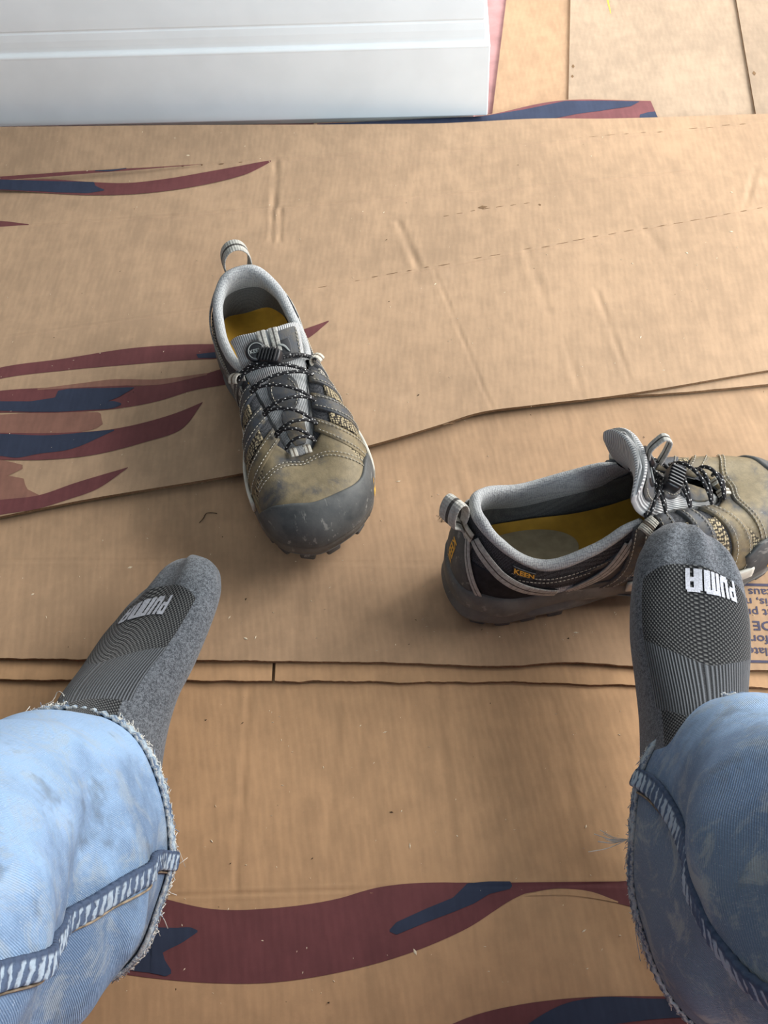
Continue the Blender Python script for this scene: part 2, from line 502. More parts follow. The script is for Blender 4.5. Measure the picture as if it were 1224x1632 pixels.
M['seam_thread'] = m_plain('tan_seam_thread', (0.27, 0.22, 0.16, 1), 0.9, 0.1, 0.2, 150)


def m_hem(name):
    m = NT(name, 0.95, 0.1); s = m.sep(m.n('ShaderNodeUVMap').outputs[0]); v = m.coord()
    n = m.noise(v, 95, 4, 0.7); f = m.noise(v, 700, 2)
    col = m.mix(m.ramp(n, 0.42, 0.60), (0.085, 0.125, 0.20, 1), (0.36, 0.44, 0.50, 1))
    e = m.ramp(m.math('ADD', m.math('ABSOLUTE', m.math('SUBTRACT', s[1], 0.5)), m.math('MULTIPLY', m.math('SUBTRACT', f, 0.5), 0.5)), 0.38, 0.56)
    col = m.mix(e, col, (0.42, 0.43, 0.42, 1))
    m.bump(m.math('ADD', n, f), 0.6, 0.0015)
    return m.out(col)


M['hem'] = m_hem('frayed_hem_cloth')
M['unseen_torso'] = m_plain('dark_shirt', (0.10, 0.11, 0.13, 1), 0.9, 0.1, 0.1)
M['bluetext'] = m_plain('blue_print', (0.085, 0.080, 0.125, 1), 0.8, 0.2, 0.06)
M['flecks'] = m_plain('pale_sawdust', (0.80, 0.68, 0.50, 1), 0.9, 0.1, 0.08)
M['crumbs'] = m_plain('dark_dirt', (0.045, 0.033, 0.022, 1), 0.95, 0.1, 0.2)
M['yellow'] = m_plain('yellow_chalk', (0.75, 0.55, 0.10, 1), 0.9, 0.1, 0.05)


def text_mesh(s, size, bold=0.0):
    cu = bpy.data.curves.new('lettering', 'FONT'); cu.body = s; cu.size = size; cu.offset = bold
    cu.resolution_u = 3
    o = bpy.data.objects.new('lettering', cu); COL.objects.link(o)
    dg = bpy.context.evaluated_depsgraph_get()
    me = o.evaluated_get(dg).to_mesh()
    V = np.array([v.co[:] for v in me.vertices]).reshape(-1, 3); T = []
    me.calc_loop_triangles()
    T = np.array([t.vertices[:] for t in me.loop_triangles])
    o.evaluated_get(dg).to_mesh_clear()
    bpy.data.objects.remove(o); bpy.data.curves.remove(cu)
    return V, T


# ------------------------------------------------------------------ the setting
fl = raw('floor', [(-2.2, -1.2, 0), (2.6, -1.2, 0), (2.6, 3.0, 0), (-2.2, 3.0, 0)], np.array([[0, 1, 2, 3]]), M['rosin'], None, False)
tag(fl, 'pink rosin paper covering the floor under the cardboard', kind='structure')

st_ = raw('added_shade_step', [(x, y, z) for z in (0, .385) for x, y in ((-1.6, -1.6), (1.6, -1.6), (1.6, -.24), (-1.6, -.24))],
         np.array([[0, 1, 2, 3], [4, 5, 6, 7], [0, 1, 5, 4], [1, 2, 6, 5], [2, 3, 7, 6], [3, 0, 4, 7]]), M['rosin'], None, False)
tag(st_, 'added unseen step under the person, shading the floor between the legs', kind='structure')  # added out-of-frame block, keeps the rear light off the near floor
c0 = at(777, 184, 0.016); c1 = at(0, 165, 0.012)       # visible foot of the baseboard
wd = np.array([c1[0] - c0[0], c1[1] - c0[1]])
c1 = at(0, 203, 0.016); wd = norm(np.array([c1[0] - c0[0], c1[1] - c0[1]]))   # along the wall, to the left
wn = np.array([-wd[1], wd[0]]); wn = wn if wn[1] < 0 else -wn                  # out of the wall, to the camera
BB = [(0.000, 0.0155), (0.0165, 0.0155), (0.0172, 0.0175), (0.0172, 0.1065), (0.0176, 0.1085), (0.0160, 0.1105), (0.0125, 0.1112),
      (0.0118, 0.113), (0.0122, 0.119), (0.0120, 0.126), (0.0108, 0.1345), (0.0094, 0.1365), (0.0106, 0.1390), (0.0104, 0.150), (0.0096, 0.165), (0.0085, 0.190), (0.0, 0.20)]
pr = np.array(BB)
e = c0[:2] - wn * 0.0172 + wd * 0.0172                 # wall corner behind the mitred board corner
bm = []
for k in range(3):
    if k == 0: pos = lambda o: e + wn * o + wd * 2.0
    if k == 1: pos = lambda o: e + wn * o - wd * o
    if k == 2: pos = lambda o: e - wd * o - wn * 0.9
    bm.append([(*pos(o), z) for o, z in pr])
A = np.array(bm)
bb = raw('baseboard_back', A.reshape(-1, 3), gridq(3, len(pr)), M['paint'], None, False)
tag(bb, 'tall white moulded baseboard turning the wall corner', kind='structure')
bv = bb.modifiers.new('edges', 'BEVEL'); bv.width = 0.0012; bv.segments = 2; bv.limit_method = 'ANGLE'; bv.angle_limit = 0.6
wp = [e + wd * 2.0, e, e - wn * 0.9, e - wn * 0.9 + wd * 2.0]
V = [(*p, z) for z in (0.0, 2.4) for p in wp]
tag(raw('wall_back', V, np.array([[0, 1, 5, 4], [1, 2, 6, 5], [2, 3, 7, 6], [3, 0, 4, 7], [4, 5, 6, 7]]), M['wall'], None, False),
    'cream painted wall above the baseboard', kind='structure')

# ------------------------------------------------------------------ cardboard
class Sheet:
    """corrugated board between a front edge and a rear edge (pixel polylines), with creases, tilt and waviness"""
    def __init__(s, label, front, rear, zf, zr, th, nu, nv, angle, creases=(), wav=0.0008, seed=1, lift=None, k=1.0, ragged=0.0, base=None):
        s.zf, s.zr, s.th = zf, zr, th
        s.F = path([at(*p, zf)[:2] for p in front], nu); s.R = path([at(*p, zr)[:2] for p in rear], nu)
        s.noise = smooth_noise(seed); s.wav = wav; s.creases = [(at(*a, zf)[:2], at(*b, zf)[:2], w, d) for a, b, w, d in creases]
        s.lift = lift
        if ragged:
            rg = np.random.default_rng(seed); j = np.convolve(rg.normal(size=nu + 8), np.ones(5) / 5, 'same')[4:-4] * ragged
            s.F = s.F + j[:, None] * norm(s.F - s.R)
        v = np.linspace(0, 1, nv)
        XY = s.F[:, None] * (1 - v)[None, :, None] + s.R[:, None] * v[None, :, None]
        s.fx = s.F.mean(0); s.ax = norm(s.R.mean(0) - s.F.mean(0)); s.len = np.linalg.norm(s.R.mean(0) - s.F.mean(0))
        Z = s.h(XY[..., 0], XY[..., 1], np.broadcast_to(v[None], XY.shape[:2]))
        cen = XY.mean((0, 1)); s.cen = cen
        root = empty('cardboard_sheet', (cen[0], cen[1], 0), label, 'cardboard')
        s.root = root; s.angle = angle; s.k = k
        top = np.concatenate([XY - cen, Z[..., None]], -1)
        n0 = nu * nv; vis = gridq(nu, nv)
        grid('face', top, m_card('kraft_board', angle, k, None, base), root)
        bot = top.copy(); bot[..., 2] -= th
        rim = np.concatenate([np.arange(nu) * nv, (nu - 1) * nv + np.arange(1, nv), np.arange(nu - 2, -1, -1) * nv + nv - 1, np.arange(nv - 2, 0, -1)])
        tp = top.reshape(-1, 3)[rim]; bt = bot.reshape(-1, 3)[rim]; m_ = len(rim)
        tp2 = tp - [0, 0, 0.0002]
        wob = np.zeros_like(tp); wob[:, 2] = 0
        q = np.stack([np.arange(m_), (np.arange(m_) + 1) % m_, (np.arange(m_) + 1) % m_ + m_, np.arange(m_) + m_], 1)
        mb = MB(); mb.add(np.concatenate([tp2, bt]), q)
        mb.grid(bot[np.unique(np.linspace(0, nu - 1, nu // 8).astype(int))][:, np.unique(np.linspace(0, nv - 1, nv // 8).astype(int))])
        mb.build('cut_edge', M['edge'], root, False)
    def vof(s, x, y):
        return ((x - s.fx[0]) * s.ax[0] + (y - s.fx[1]) * s.ax[1]) / s.len
    def h(s, x, y, v=None):
        if v is None: v = s.vof(x, y)
        z = s.zf + (s.zr - s.zf) * np.clip(v, 0, 1) + s.wav * s.noise(x, y) * np.clip(np.minimum(v, 1 - v) * 8, 0.25, 1)
        for a, b, w_, d in s.creases:
            ab = b - a; L = np.linalg.norm(ab); t = ((x - a[0]) * ab[0] + (y - a[1]) * ab[1]) / L
            dist = np.abs((x - a[0]) * ab[1] - (y - a[1]) * ab[0]) / L
            inside = np.clip(np.minimum(t, L - t) / 0.01 + 0.5, 0, 1)
            wob = 1 + 0.35 * np.sin(t * 90 + a[0] * 50)
            z = z - d * wob * inside * (np.exp(-(dist / w_) ** 2) - 0.35 * np.exp(-((dist - 2.2 * w_) / w_) ** 2))
        if s.lift is not None: z = z + s.lift(x, y, v)
        return z
    def ribbon(s, top, bot, kind, name='printed_stripe', n=70, m_=9, off=0.00025, smooth=True):
        """flat printed shape between two pixel polylines"""
        zz = 0.5 * (s.zf + s.zr)
        def zat(p):
            q = at(*p, zz); z = float(s.h(q[0], q[1])); return at(*p, z)[:2]
        T = [zat(p) for p in top]; B = [zat(p) for p in bot]
        T = path(T, n) if smooth else np.stack([np.interp(np.linspace(0, len(T) - 1, n), range(len(T)), np.array(T)[:, i]) for i in (0, 1)], 1)
        B = path(B, n) if smooth else np.stack([np.interp(np.linspace(0, len(B) - 1, n), range(len(B)), np.array(B)[:, i]) for i in (0, 1)], 1)
        v = np.linspace(0, 1, m_)
        XY = T[:, None] * (1 - v)[None, :, None] + B[:, None] * v[None, :, None]
        Z = s.h(XY[..., 0], XY[..., 1]) + off
        return grid(name, np.concatenate([XY - s.cen, Z[..., None]], -1), kind, s.root)
    def dashes(s, a, b, n, L, w_=0.0007, seed=3, name='perforation', gap=0.15):
        """a row of cut slits between two pixels"""
        r = np.random.default_rng(seed); mb = MB()
        p = at(*a, s.zf)[:2]; q = at(*b, s.zf)[:2]; d = norm(q - p); nn = np.array([-d[1], d[0]])
        for t in (np.arange(n) + 0.5) / n:
            if r.random() < gap: continue
            c = p + (q - p) * t + nn * r.normal() * 0.0007; l = L * r.uniform(0.35, 1.1) / 2; ww = w_ * r.uniform(0.4, 1.2)
            P4 = [c - d * l, c - nn * ww, c + d * l, c + nn * ww]
            z = float(s.h(c[0], c[1])) + 0.0003
            mb.add([(x - s.cen[0], y - s.cen[1], z) for x, y in P4] + [(c[0] - s.cen[0], c[1] - s.cen[1], z - 0.002)], [np.array([[0, 1, 2, 3]]), np.array([[0, 1, 4], [1, 2, 4], [2, 3, 4], [3, 0, 4]])])
        o = mb.build(name, M['edge'], s.root, False); o['kind'] = 'stuff'
        return o


# bottom sheet under the knees
D = Sheet('wide brown cardboard sheet between the jeans legs printed with a long maroon band', [(-420, 1790), (300, 1800), (900, 1800), (1700, 1760)], [(-420, 930), (300, 960), (900, 950), (1700, 900)], 0.0032, 0.0032, 0.003, 420, 260, math.radians(8),
          creases=[((397, 1090), (374, 1440), 0.0022, 0.0005), ((694, 1085), (727, 1420), 0.0035, 0.0004), ((0, 1436), (560, 1418), 0.0012, 0.0006), ((560, 1418), (1224, 1404), 0.0012, 0.0004), ((540, 1100), (520, 1400), 0.004, 0.0003), ((880, 1110), (930, 1400), 0.004, 0.0003)], seed=11, k=1.0, base=KR_WARM)
PD = m_card('maroon_print', D.angle, 1, INK_P); BD = m_card('navy_print', D.angle, 1, INK_B); TD = m_card('faded_print', D.angle, 1, INK_T)
# front-most flaps: two narrow strips meeting at a butt joint
B2a = Sheet('short narrow cardboard strip peeking out left of the butt joint', [(-300, 1080), (100, 1083), (250, 1084), (433, 1085)], [(-300, 940), (100, 945), (250, 945), (440, 945)], 0.0066, 0.0064, 0.003, 160, 40, math.radians(8), seed=21, ragged=0.0008, wav=0.0004, base=KR_WARM)
B2b = Sheet('long narrow cardboard strip peeking out right of the butt joint', [(438, 1085), (640, 1086), (700, 1087), (760, 1086), (1045, 1093), (1500, 1098)], [(444, 945), (640, 945), (700, 945), (760, 945), (1045, 945), (1500, 945)], 0.0066, 0.0064, 0.003, 220, 40, math.radians(8), seed=22, ragged=0.0008, wav=0.0004, base=KR_WARM)
B = Sheet('middle cardboard sheet under both shoes with a printed text box at its edge', [(-420, 1044), (0, 1049), (300, 1052), (600, 1055), (840, 1059), (880, 1056), (1045, 1063), (1224, 1068), (1500, 1078)], [(-420, 640), (0, 610), (300, 590), (600, 570), (840, 545), (880, 545), (1045, 530), (1224, 520), (1500, 500)], 0.0104, 0.0096, 0.003, 420, 150, math.radians(6),
          creases=[((0, 893), (420, 893), 0.0012, 0.0004), ((420, 893), (1000, 905), 0.0012, 0.0003), ((720, 730), (760, 900), 0.003, 0.0003), ((480, 900), (470, 1050), 0.004, 0.0003)], seed=31, ragged=0.0006, wav=0.0005, base=KR_MID)
A2 = Sheet('thin cardboard layer showing as a wedge beyond the laceless heel', [(800, 640), (880, 640), (960, 633), (1090, 625), (1224, 612), (1500, 590)], [(800, 560), (880, 540), (960, 530), (1090, 520), (1224, 510), (1500, 490)], 0.0140, 0.0130, 0.0028, 200, 60, math.radians(-8), seed=41, ragged=0.0004, wav=0.0004)
A2.root['label'] = 'thin cardboard layer peeking out as a wedge under the largest sheet, beyond the curled tongue'


def a_lift(x, y, v):
    # edge that curls up a little along the front, strip folded up against the baseboard at the rear left
    fold = np.clip((v - 0.865) / 0.135, 0, 1) * (0.006 + 0.017 * sstep(0.25, -0.25, x)) * sstep(0.35, 0.0, x)
    curl = (1 - sstep(0.0, 0.06, v)) * 0.0016 * (0.5 + 0.5 * np.sin(x * 9 + 1))
    return fold + curl


Asheet = Sheet('largest cardboard sheet below the baseboard with flame shaped maroon and navy prints', [(-420, 905), (-200, 860), (0, 823), (120, 799), (400, 752), (590, 711), (700, 679), (760, 660), (850, 647), (960, 634), (1224, 590), (1500, 548)],
               [(-420, 244), (-200, 237), (0, 228), (120, 227), (400, 222), (590, 213), (700, 205), (760, 199), (850, 191), (960, 189), (1224, 181), (1500, 172)], 0.0172, 0.0138, 0.003, 520, 330, math.radians(-9),
               creases=[((0, 288), (430, 257), 0.0014, 0.0006), ((430, 257), (780, 232), 0.0014, 0.0006), ((780, 232), (1224, 190), 0.0012, 0.0005), ((40, 357), (430, 328), 0.0012, 0.0007), ((430, 328), (760, 302), 0.0012, 0.0007), ((760, 302), (1100, 268), 0.0012, 0.0007),
                        ((440, 256), (436, 328), 0.0030, 0.0011), ((434, 328), (432, 383), 0.0022, 0.0010), ((447, 328), (446, 383), 0.0022, 0.0010), ((634, 350), (668, 428), 0.0034, 0.0010),
                        ((690, 425), (785, 655), 0.0014, 0.00055), ((840, 395), (875, 500), 0.004, 0.0005), ((950, 460), (1005, 610), 0.0025, 0.0006), ((1010, 340), (1080, 430), 0.005, 0.0004), ((1205, 265), (1190, 325), 0.003, 0.0008),
                        ((0, 536), (340, 488), 0.0011, 0.0006), ((470, 462), (700, 425), 0.0011, 0.0006), ((700, 425), (1224, 326), 0.0012, 0.0006), ((520, 600), (560, 700), 0.004, 0.0004), ((900, 540), (930, 640), 0.003, 0.0004)],
               seed=51, lift=a_lift, wav=0.0007)
PA = m_card('maroon_print', Asheet.angle, 1, INK_P); BA = m_card('navy_print', Asheet.angle, 1, INK_B); TA = m_card('faded_print', Asheet.angle, 1, INK_T)
C0 = Sheet('brown cardboard strip between the pink floor paper and the pale slotted sheet', [(770, 300), (905, 300), (1060, 300)], [(818, -90), (907, -90), (1060, -90)], 0.0040, 0.0040, 0.003, 90, 160, math.radians(-16), seed=64, base=(0.44, 0.285, 0.175))
C = Sheet('pale dusty cardboard sheet with two dark slots lying beyond the wall corner', [(903, 300), (1060, 300), (1300, 300)], [(911, -90), (1060, -90), (1160, -90)], 0.0074, 0.0074, 0.003, 120, 220, math.radians(-16), seed=61, base=KR_DUSTY, wav=0.0004)
C2 = Sheet('cardboard sheet with a torn ragged edge in the top corner beyond the slotted one', [(1225, 300), (1300, 300), (1700, 270)], [(1158, -90), (1300, -110), (1500, -130)], 0.0106, 0.0106, 0.003, 60, 120, math.radians(-16), seed=62, k=0.9, base=KR_DUSTY)
FL = Sheet('folded cardboard flap printed navy and maroon at the foot of the baseboard corner', [(500, 228), (780, 225), (900, 225), (1062, 215)], [(500, 196), (768, 184), (888, 160), (1037, 160)], 0.0104, 0.0104, 0.0025, 140, 40, math.radians(-9), seed=63, wav=0.0003)

# prints on the big sheet
def R(sh, t, b, m, **k): return sh.ribbon(t, b, m, **k)
R(Asheet, [(-60, 279), (60, 270), (140, 265), (230, 262), (321, 258)], [(-60, 286), (60, 278), (140, 272), (230, 266), (321, 259)], PA, off=0.0009)
R(Asheet, [(-60, 286), (80, 282), (150, 290), (200, 293), (260, 287), (340, 272), (432, 254)], [(-60, 297), (60, 308), (150, 312), (230, 309), (300, 300), (400, 276), (432, 257)], PA, off=0.0009)
R(Asheet, [(-60, 283), (0, 281), (70, 286), (150, 290), (152, 297), (166, 303)], [(-60, 293), (0, 301), (70, 307), (140, 309), (155, 307), (166, 305)], BA, off=0.0012, smooth=False)
R(Asheet, [(150, 265), (175, 265), (200, 262)], [(150, 268), (175, 269), (200, 264)], BA, off=0.0012)
R(Asheet, [(-40, 351), (10, 353), (46, 358)], [(-40, 364), (10, 361), (46, 359)], PA)
R(Asheet, [(-60, 602), (0, 586), (100, 572), (210, 555), (300, 549), (360, 548), (440, 540), (490, 523), (524, 511)], [(-60, 620), (0, 604), (100, 591), (210, 581), (300, 574), (360, 571), (440, 560), (490, 540), (524, 513)], PA)
R(Asheet, [(313, 565), (340, 562), (380, 560)], [(316, 571), (340, 571), (380, 570)], BA, off=0.0005)
R(Asheet, [(-60, 632), (0, 623), (90, 617), (150, 612), (230, 615), (300, 604), (360, 586), (420, 570)], [(-60, 662), (0, 658), (90, 658), (190, 651), (250, 640), (310, 622), (360, 613), (420, 600)], PA)
R(Asheet, [(60, 620), (130, 611), (180, 605), (250, 605), (330, 595)], [(60, 622), (130, 618), (200, 615), (250, 614), (330, 598)], TA, off=0.0004)
R(Asheet, [(-30, 642), (0, 640), (50, 640), (88, 634), (93, 623), (110, 620), (140, 619), (172, 618.8)], [(-30, 654), (0, 655), (50, 657), (88, 657), (93, 657), (110, 656), (140, 654), (172, 652.3)], BA, off=0.0005, smooth=False)
R(Asheet, [(171, 618.8), (190, 618.4), (202, 618), (214, 618)], [(171, 640.5), (190, 633), (202, 626), (214, 619)], BA, off=0.0006)
R(Asheet, [(171, 640), (182, 640), (193, 643)], [(171, 652.4), (184, 650), (193, 646)], BA, off=0.0006)
R(Asheet, [(-60, 664), (0, 661), (80, 657), (140, 657), (160, 659), (162, 668)], [(-60, 692), (0, 690), (80, 692), (130, 688), (155, 682), (164, 676)], TA, off=0.0002)
R(Asheet, [(-60, 690), (0, 690), (100, 690), (180, 684), (240, 671), (290, 655), (323, 641)], [(-60, 733), (0, 733), (70, 733), (150, 725), (230, 705), (288, 685), (323, 642)], PA, off=0.0003)
R(Asheet, [(-60, 692), (0, 692), (80, 694), (140, 689), (182, 685)], [(-60, 729), (0, 727), (26, 730), (60, 724), (110, 717), (182, 687)], BA, off=0.0005)
R(Asheet, [(-60, 733), (0, 733), (36, 741)], [(-60, 758), (12, 758), (36, 747)], TA, off=0.0002)
R(Asheet, [(-60, 757), (12, 758), (38, 763), (40, 772), (44, 780), (62, 789)], [(-60, 800), (12, 797), (38, 795), (40, 794.5), (46, 793.5), (62, 791)], TA, off=0.0003, smooth=False)
R(Asheet, [(-60, 806), (0, 797), (60, 790), (120, 770), (204, 745)], [(-60, 834), (0, 821), (65, 810), (110, 796), (152, 781), (204, 746)], PA, off=0.0004)
# prints on the lower sheet
R(D, [(120, 1400), (250, 1430), (340, 1449), (440, 1447), (540, 1432), (600, 1415), (625, 1411), (800, 1407), (980, 1405), (1200, 1404)], [(120, 1540), (250, 1560), (340, 1567), (420, 1567), (540, 1550), (650, 1520), (740, 1482), (835, 1425), (980, 1405.4), (1200, 1404.5)], PD, n=120)
R(D, [(830, 1408), (900, 1407), (985, 1405), (1200, 1403)], [(830, 1425), (900, 1416), (985, 1440), (1200, 1490)], PD, off=0.0002)
R(D, [(838, 1426), (870, 1419), (903, 1417), (940, 1421), (985, 1437)], [(838, 1428), (870, 1427), (903, 1427), (940, 1431), (985, 1439)], m_card('kraft_board', D.angle, 1.0, None, KR_WARM), name='unprinted_gap', off=0.0004)
R(D, [(120, 1470), (200, 1475), (242, 1478)], [(120, 1530), (200, 1546), (242, 1551)], BD, off=0.0005)
R(D, [(240, 1478), (280, 1479), (306, 1479), (315, 1483)], [(240, 1532), (264, 1516), (288, 1504), (315, 1486)], BD, off=0.0005)
R(D, [(240, 1528), (258, 1517), (263, 1530), (273, 1546)], [(240, 1551), (255, 1554), (264, 1556), (273, 1552)], BD, off=0.0006)
R(D, [(621, 1482), (632, 1470), (680, 1448), (722, 1431), (745, 1408), (780, 1405), (813, 1405), (816, 1411)], [(621, 1485), (632, 1490), (680, 1470), (722, 1454), (756, 1440), (780, 1425), (813, 1417), (816, 1413)], BD, off=0.0005, smooth=False)
R(D, [(690, 1645), (760, 1617), (830, 1601), (900, 1592), (1100, 1588), (1300, 1590)], [(690, 1690), (760, 1690), (830, 1690), (900, 1690), (1100, 1690), (1300, 1690)], PD)
R(D, [(842, 1632), (870, 1614), (900, 1600), (935, 1592), (1050, 1592), (1300, 1596)], [(842, 1640), (870, 1640), (900, 1636), (935, 1636), (1050, 1624), (1300, 1620)], BD, off=0.0005)
# prints on the flap
PF = m_card('maroon_print', 0, 1, (0.20, 0.075, 0.08)); BF = m_card('navy_print', 0, 1, (0.042, 0.055, 0.10))
R(FL, [(505, 197), (768, 185), (888, 161), (1037, 161)], [(505, 218), (768, 212), (888, 205), (1056, 205)], PF, n=90)
R(FL, [(506, 198), (768, 186), (840, 174), (900, 161.5), (960, 161), (1020, 162), (1005, 170), (960, 176)], [(506, 216), (768, 208), (800, 203), (840, 197), (880, 190), (920, 182), (950, 178), (960, 177)], BF, off=0.0005, n=90, smooth=False)
R(FL, [(1020, 183), (1035, 179), (1044, 178)], [(1018, 200), (1040, 200), (1054, 200)], BF, off=0.0005)

# slits, punched spots
Asheet.dashes((60, 284), (430, 257), 12, 0.0085, seed=3, w_=0.0005)
Asheet.dashes((560, 248), (1224, 190), 25, 0.013, seed=4, w_=0.0006)
Asheet.dashes((500, 458), (1224, 327), 27, 0.014, seed=5, w_=0.0005)
Asheet.dashes((700, 343), (850, 320), 7, 0.011, seed=8, w_=0.0004, gap=0)
Asheet.dashes((756, 329), (782, 326), 1, 0.020, seed=8, w_=0.0030, gap=0, name='torn_nick')
Asheet.dashes((858, 324), (862, 323), 1, 0.005, seed=8, w_=0.0020, gap=0, name='torn_nick')
C.dashes((914, 130), (913, 98), 2, 0.012, w_=0.0030, seed=6, gap=0)
C2.dashes((1205, 126), (1202, 108), 1, 0.018, w_=0.0035, seed=6, gap=0)
Asheet.dashes((690, 678), (726, 674), 3, 0.012, w_=0.0016, seed=9, gap=0, name='torn_nick')
# chalk mark
o = R(C, [(964, -30), (967, 0), (973, 22)], [(967, -30), (970, 0), (974, 22)], M['yellow'], name='chalk_mark')

# text box print on the middle sheet, read from the far side
def flat_text(s, px, py, hpx, bold, wid=1.0):
    V, T = text_mesh(s, 1.0, bold)
    p = at(px, py, B.zf); q = at(px + 10, py + 0.3, B.zf); u = at(px, py - hpx, B.zf)
    ex = norm((q - p)[:2]); ey = np.array([-ex[1], ex[0]]); sc = np.linalg.norm((u - p)[:2]) / 0.73
    XY = p[:2] - ex * (V[:, :1] * sc * wid) - ey * (V[:, 1:2] * sc)       # turned half round
    Z = B.h(XY[:, 0], XY[:, 1]) + 0.0003
    return raw('printed_lettering', np.concatenate([XY - B.cen, Z[:, None]], 1), T, M['bluetext'], B.root, False)


def serif_text(s, px_end, py, hpx, bold=0.012, wid=1.05):
    """px_end: photo x of the last letter's end (the lettering is upside down, so its end is at the left)"""
    V, T = text_mesh(s, 1.0, bold)
    p = at(px_end, py, B.zf); q = at(px_end + 10, py + 0.3, B.zf); u = at(px_end, py + hpx, B.zf)
    ex = norm((q - p)[:2]); ey = np.array([-ex[1], ex[0]]); sc = np.linalg.norm((u - p)[:2]) / 0.73
    wmax = V[:, 0].max()
    mb = MB()
    def put(P2, Q):
        XY = p[:2] + ex * ((wmax - P2[:, :1]) * sc * wid) - ey * (P2[:, 1:2] * sc)
        Z = B.h(XY[:, 0], XY[:, 1]) + 0.0003
        mb.add(np.concatenate([XY - B.cen, Z[:, None]], 1), Q)
    put(V[:, :2], T)
    # slab serifs where upright stems meet the baseline
    x = np.sort(V[np.abs(V[:, 1]) < 0.005][:, 0]); i = 0
    for a, b in zip(x[:-1], x[1:]):
        if 0.05 < b - a < 0.13:
            put(np.array([(a - 0.05, 0), (b + 0.05, 0), (b + 0.05, 0.035), (a - 0.05, 0.035)]), np.array([[0, 1, 2, 3]]))
    return mb.build('printed_lettering', M['bluetext'], B.root, False)


R(B, [(1120, 934), (1180, 934), (1330, 938)], [(1120, 930), (1180, 930), (1330, 934)], M['bluetext'], name='printed_line', off=0.0004)
R(B, [(1150, 1056), (1200, 1056.5), (1330, 1060)], [(1150, 1052), (1200, 1052.5), (1330, 1056)], M['bluetext'], name='printed_line', off=0.0004)
serif_text('can caus', 1192, 938, 13)
serif_text('poumois, n', 1188, 953, 13)
serif_text('but pr', 1188, 970, 13)
serif_text('WADE', 1199, 990, 15, 0.02)
serif_text('Californ', 1185, 1012, 14, 0.014)
serif_text('regulate', 1191, 1032, 13, 0.014)

# ------------------------------------------------------------------ loose dirt
def surf(px, py):
    """which sheet shows at a pixel, and the point on it"""
    q = None
    for s in (Asheet, B, D):
        p = at(px, py, s.zf); z = float(s.h(p[0], p[1])); p = at(px, py, z)
        v = s.vof(p[0], p[1])
        if s is Asheet and py < 822 - px * 0.19 and v > 0.02: return p
        if s is B and py < 1046: return p
        q = p
    return q


mb = MB(); r = np.random.default_rng(5)
for _ in range(430):
    px, py = r.uniform(0, 1224), r.uniform(200, 1600)
    if 1046 < py < 1095: continue
    p = surf(px, py); l = r.uniform(0.0004, 0.0012) * (2.2 if r.random() < 0.12 else 1); a = r.uniform(0, 6.28); ww = l * r.uniform(0.2, 0.5); hh = 0.0004
    c, s_ = math.cos(a) * l, math.sin(a) * l; nx, ny = -math.sin(a) * ww, math.cos(a) * ww
    z = p[2] + 0.0003
    mb.add([(p[0] - c, p[1] - s_, z), (p[0] + nx, p[1] + ny, z), (p[0] + c, p[1] + s_, z), (p[0] - nx, p[1] - ny, z), (p[0], p[1], z + hh)],
           np.array([[0, 1, 4], [1, 2, 4], [2, 3, 4], [3, 0, 4]]))
tag(mb.build('sawdust', M['flecks'], None, False), 'pale sawdust flecks scattered over the cardboard', 'sawdust', 'stuff')
mb = MB()
for k in range(150):
    if k < 75: px, py = r.normal(712, 7), r.normal(826, 3.2)
    else:
        px, py = r.uniform(0, 1224), r.uniform(200, 1600)
        if 1046 < py < 1095: continue
    p = surf(px, py); l = r.uniform(0.0003, 0.0008)
    o3 = r.normal(size=(4, 3)) * l * [1, 1, 0.5]; o3[:, 2] = np.abs(o3[:, 2]) + 0.0002
    mb.add(p + o3, np.array([[0, 1, 2], [0, 1, 3], [1, 2, 3], [0, 2, 3]]))
tag(mb.build('dirt_crumbs', M['crumbs'], None, False), 'dark dirt crumbs, thickest beside the heel of the sideways shoe', 'dirt', 'stuff')
pp = path([surf(*q) + [0, 0, 0.0008] for q in [(318, 834), (325, 826), (329, 819), (337, 818), (346, 819)]], 12)
A, uv = tube_grid(pp, 0.00035, 6)
tag(grid('plant_fibre', A, M['crumbs'], None, cv=True), 'thin bent dark fibre lying on cardboard near the upright shoe toe', 'fibre')

# ------------------------------------------------------------------ shoes
KU = np.array([0, .06, .14, .27, .42, .58, .70, .80, .89, .96, 1.0])
LB = np.array([(.006, 0), (.010, -.021), (.030, -.034), (.070, -.037), (.120, -.038), (.170, -.046), (.207, -.052), (.240, -.050), (.270, -.038), (.289, -.014), (.296, .010)])
MBp = np.array([(.006, 0), (.010, .021), (.030, .032), (.070, .033), (.120, .029), (.168, .034), (.207, .044), (.240, .046), (.268, .041), (.288, .028), (.296, .010)])
BZ = np.array([.034, .034, .033, .031, .028, .025, .024, .024, .027, .030, .031])
LT = np.array([(.020, 0, .102), (.0235, -.015, .101), (.037, -.029, .089), (.068, -.038, .068), (.108, -.037, .073), (.142, -.031, .088), (.165, -.024, .085), (.190, -.019, .077), (.212, -.014, .070), (.224, -.007, .065), (.227, .002, .064)])
MT = np.array([(.020, 0, .102), (.0235, .015, .101), (.037, .028, .093), (.068, .036, .080), (.108, .036, .084), (.142, .030, .092), (.165, .024, .086), (.190, .020, .078), (.212, .015, .070), (.224, .009, .065), (.227, .002, .064)])


def _wrap(lat, med):
    """closed key list over u in [-1.3, 1.3]"""
    k = np.concatenate([-KU[::-1], KU[1:]]); v = np.concatenate([med[::-1], lat[1:]])
    n = 3
    k2 = np.concatenate([k[-1 - n:-1] - 2, k, k[1:1 + n] + 2]); v2 = np.concatenate([v[-1 - n:-1], v, v[1:1 + n]])
    return k2, v2


